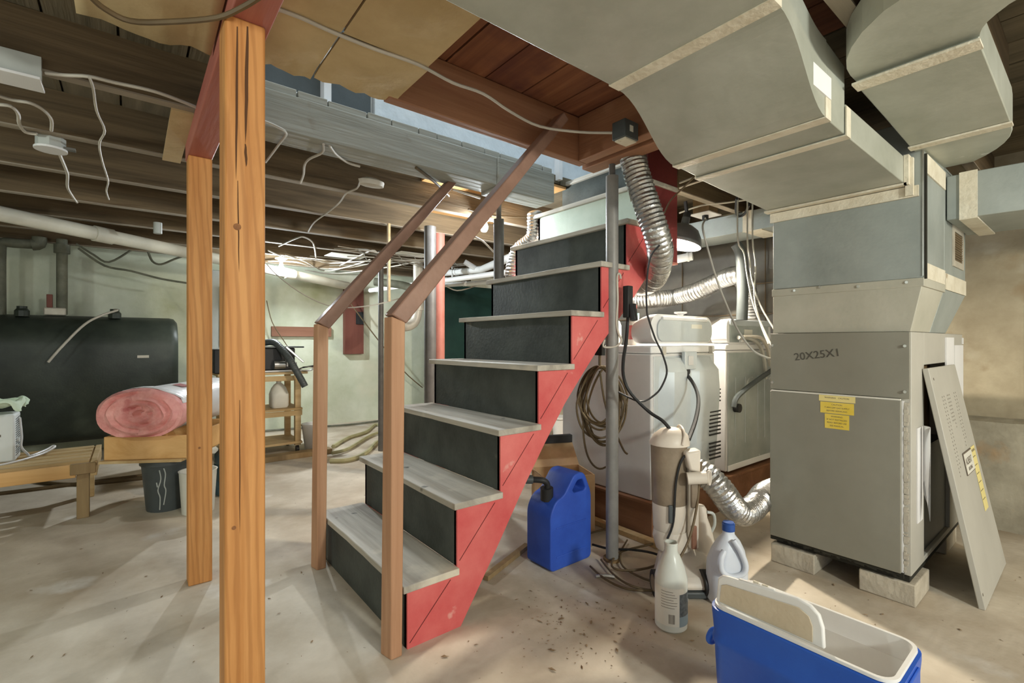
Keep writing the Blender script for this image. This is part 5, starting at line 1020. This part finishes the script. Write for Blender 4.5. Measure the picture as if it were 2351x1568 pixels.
# ------------------------------------------------------------------ bottles on the floor
c = (1.640, 1.065, 0); t = thing('vinegar_bottle', 'clear round bottle with a label standing uncapped on the floor', 'bottle', c)
M().lathe(c, [(0, 0), (.052, 0), (.060, .008), (.061, .19), (.059, .20), (.050, .235), (.034, .275), (.0245, .292), (.0245, .318), (.026, .319), (.026, .326), (.0215, .326), (.021, .30), (0, .298)], 32).build('bottle', MT['bottle'], t, smooth=True)
def wrapl(nm, a0, a1, z0, z1, r, mt, par):
    n = 14; return M().loft([[(c[0]+r*math.cos(math.radians(a0+(a1-a0)*i/n)), c[1]+r*math.sin(math.radians(a0+(a1-a0)*i/n)), z) for i in range(n+1)] for z in (z0, z1)][::1], False, False) if False else _wr(nm, a0, a1, z0, z1, r, mt, par)
def _wr(nm, a0, a1, z0, z1, r, mt, par):
    n = 14; g = M()
    for i in range(n+1):
        a = math.radians(a0+(a1-a0)*i/n); g.v += [Vector((c[0]+r*math.cos(a), c[1]+r*math.sin(a), z0)), Vector((c[0]+r*math.cos(a), c[1]+r*math.sin(a), z1))]
    g.f = [(2*i, 2*i+2, 2*i+3, 2*i+1) for i in range(n)]; return g.build(nm, MT[mt], par, smooth=True)
lb = _wr('label', 140, 262, .03, .172, .0614, 'label', t); _wr('dark_label', 243, 318, .028, .150, .0616, 'labelb', t); _wr('label_band', 243, 318, .028, .066, .0618, 'labelblue', t)
for i in range(7): _wr('print_line', 178, 178+random.uniform(40, 58), .158-i*.010, .1595-i*.010, .0618, 'ink', lb)
a = 205
for i in range(11): w_ = random.choice((.6, 1.0, 1.6)); _wr('barcode_bar', a, a+w_, .040, .075, .0618, 'ink', lb); a += w_+random.choice((.8, 1.1))
lettering('C', frame((c[0]+.0622*math.cos(math.radians(300)), c[1]+.0622*math.sin(math.radians(300)), .105), (-math.sin(math.radians(300)), math.cos(math.radians(300)), 0), (0, 0, 1)), .014, MT['label'], t)
c2 = (1.985, 1.02, 0); t = thing('bleach_jug', 'white jug with a blue cap standing behind the cooler', 'jug', c2); X = frame(c2, (.7815, -.624, 0), (.624, .7815, 0)); R = []
for (k, z, off) in ((.88, 0, 0), (1, .015, 0), (1, .13, 0), (.97, .17, .0), (.80, .22, .008), (.55, .26, .012), (.30, .285, .012), (.28, .30, .012)): R.append([(u+off*.6, v, z) for u, v in rrect(.165*k, .125*k, .058*k, 6)])
M(X).loft(R).build('jug_body', MT['bleach'], t, smooth=True)
M(X).tube([(-.035, -.055, .235), (-.055, -.068, .205), (-.052, -.07, .16), (-.015, -.068, .135), (.035, -.068, .145), (.048, -.066, .18), (.03, -.06, .235), (.008, -.045, .275)], .012, 10, 5).build('handle', MT['bleach'], t, smooth=True)
M(X).cyl((.007, 0, .30), (.007, 0, .33), .026).build('cap', MT['capblue'], t, smooth=True); M(X).cyl((.007, 0, .33), (.007, 0, .336), .022).build('cap_top', MT['capblue'], t, smooth=True)
# ------------------------------------------------------------------ cooler
cx_, cy_ = 1.475, .527; cw, cl_ = .255, .46; t = thing('cooler', 'blue and white picnic cooler with half its lid flipped up', 'cooler', (cx_, cy_, 0))
rr_ = lambda w, l, r, z: [(cx_+u, cy_+v, z) for u, v in rrect(w, l, r, 7)]
M().loft([rr_(cw-.04, cl_-.04, .035, .004), rr_(cw-.03, cl_-.03, .04, .012), rr_(cw-.012, cl_-.012, .045, .20), rr_(cw-.004, cl_-.004, .045, .21), rr_(cw-.004, cl_-.004, .045, .225), rr_(cw-.01, cl_-.01, .045, .235), rr_(cw, cl_, .048, .295), rr_(cw, cl_, .048, .312), rr_(cw-.02, cl_-.02, .04, .314), rr_(cw-.03, cl_-.03, .035, .06), ], True, True).build('body', MT['cooler'], t, smooth=True)
M().loft([rr_(cw-.014, cl_-.014, .042, .3145), rr_(cw-.016, cl_-.016, .041, .322), rr_(cw-.034, cl_-.034, .034, .322), rr_(cw-.040, cl_-.040, .032, .30), rr_(cw-.046, cl_-.046, .03, .27), rr_(cw-.05, cl_-.05, .03, .268), rr_(cw-.056, cl_-.056, .03, .09), rr_(cw-.07, cl_-.07, .02, .075)], False, True).build('liner', MT['coolw'], t, smooth=True)
lid = frame((1.378, .742, .318), (0, -1, 0), (.16, 0, 1)); LP = []
lp = [(0, 0), (.288, 0), (.283, .05), (.272, .078), (.250, .094), (.22, .10), (.03, .085), (.012, .082), (.0, .07)]
M(lid).prism(lp, 'z', -.016, 0.0).build('lid', MT['coolw'], t, bevel=.005, seg=3)
ip = [(.012, .006), (.262, .006), (.260, .045), (.25, .066), (.225, .078), (.03, .062), (.014, .055)]; M(lid).prism(ip, 'z', .0005, .003).build('lid_liner', MT['cooltan'], t, bevel=.002)
M(lid).prism([(.06, .086), (.16, .094), (.16, .098), (.06, .09)], 'z', -.014, -.002).build('lid_hinge', MT['coolw'], t, bevel=.002)
for a_ in (.10, .125): M(lid).box(a_, .089, -.011, a_+.016, .0995, -.006).build('hinge_slot', MT['tape'], t)
M().tube([(1.42, .757, .21), (1.42, .775, .20), (1.42, .787, .17), (1.44, .787, .155), (1.51, .787, .155), (1.53, .787, .17), (1.53, .775, .20), (1.53, .757, .21)], .010, 10, 4).build('handle', MT['cooler'], t, smooth=True)
M().box(1.43, .2915, .20, 1.52, .299, .30).build('end_latch', MT['cooler'], t, bevel=.004)
# ------------------------------------------------------------------ litter on the floor
random.seed(33); g = M()
def flake(x, y, s):
    a = random.uniform(0, 6.28); ca, sa = math.cos(a), math.sin(a); n = 6; b_ = len(g.v)
    P = [(s*(1.6 if j % 3 == 0 else .8)*math.cos(2*math.pi*j/n), s*.6*random.uniform(.6, 1.2)*math.sin(2*math.pi*j/n)) for j in range(n)]
    g.add([(x+u*ca-v*sa, y+u*sa+v*ca, .0015+random.uniform(0, s*.5)) for u, v in P]+[(x, y, .003+s*.35)], [(j, (j+1) % n, n) for j in range(n)])
for i in range(190): flake(random.gauss(1.36, .20), random.gauss(1.27, .17), random.choice((.002, .0025, .003, .004, .006)) if i % 26 else .010)
for i in range(36): flake(random.uniform(1.9, 2.6), random.uniform(.5, 1.35), random.choice((.002, .003, .004, .007)))
for i in range(45): flake(random.uniform(-.4, .7), random.uniform(1.6, 3.6), random.choice((.002, .003, .006)))
for i in range(25): flake(random.uniform(2.4, 3.6), random.uniform(-.2, .45), random.choice((.002, .003, .005)))
o = g.build('floor_litter', MT['leaf'], None, kind='stuff'); tag(o, 'dry leaf crumbs and grit scattered over the concrete', 'litter')
t = thing('steel_clip', 'small pale metal clip on the floor before the grey column', 'clip', (1.72, 1.5, 0)); M().tube([(1.70, 1.50, .006), (1.73, 1.47, .012), (1.76, 1.44, .008)], .008, 6, 3).build('clip', MT['steel'], t, smooth=True)
t = thing('floor_strip', 'dark timber strip on the floor under the stairs', 'board', (1.6, 2.0, 0)); M().beam((1.28, 1.80, .012), (1.66, 1.95, .012), .03, .022).build('strip', MT['benchd'], t)
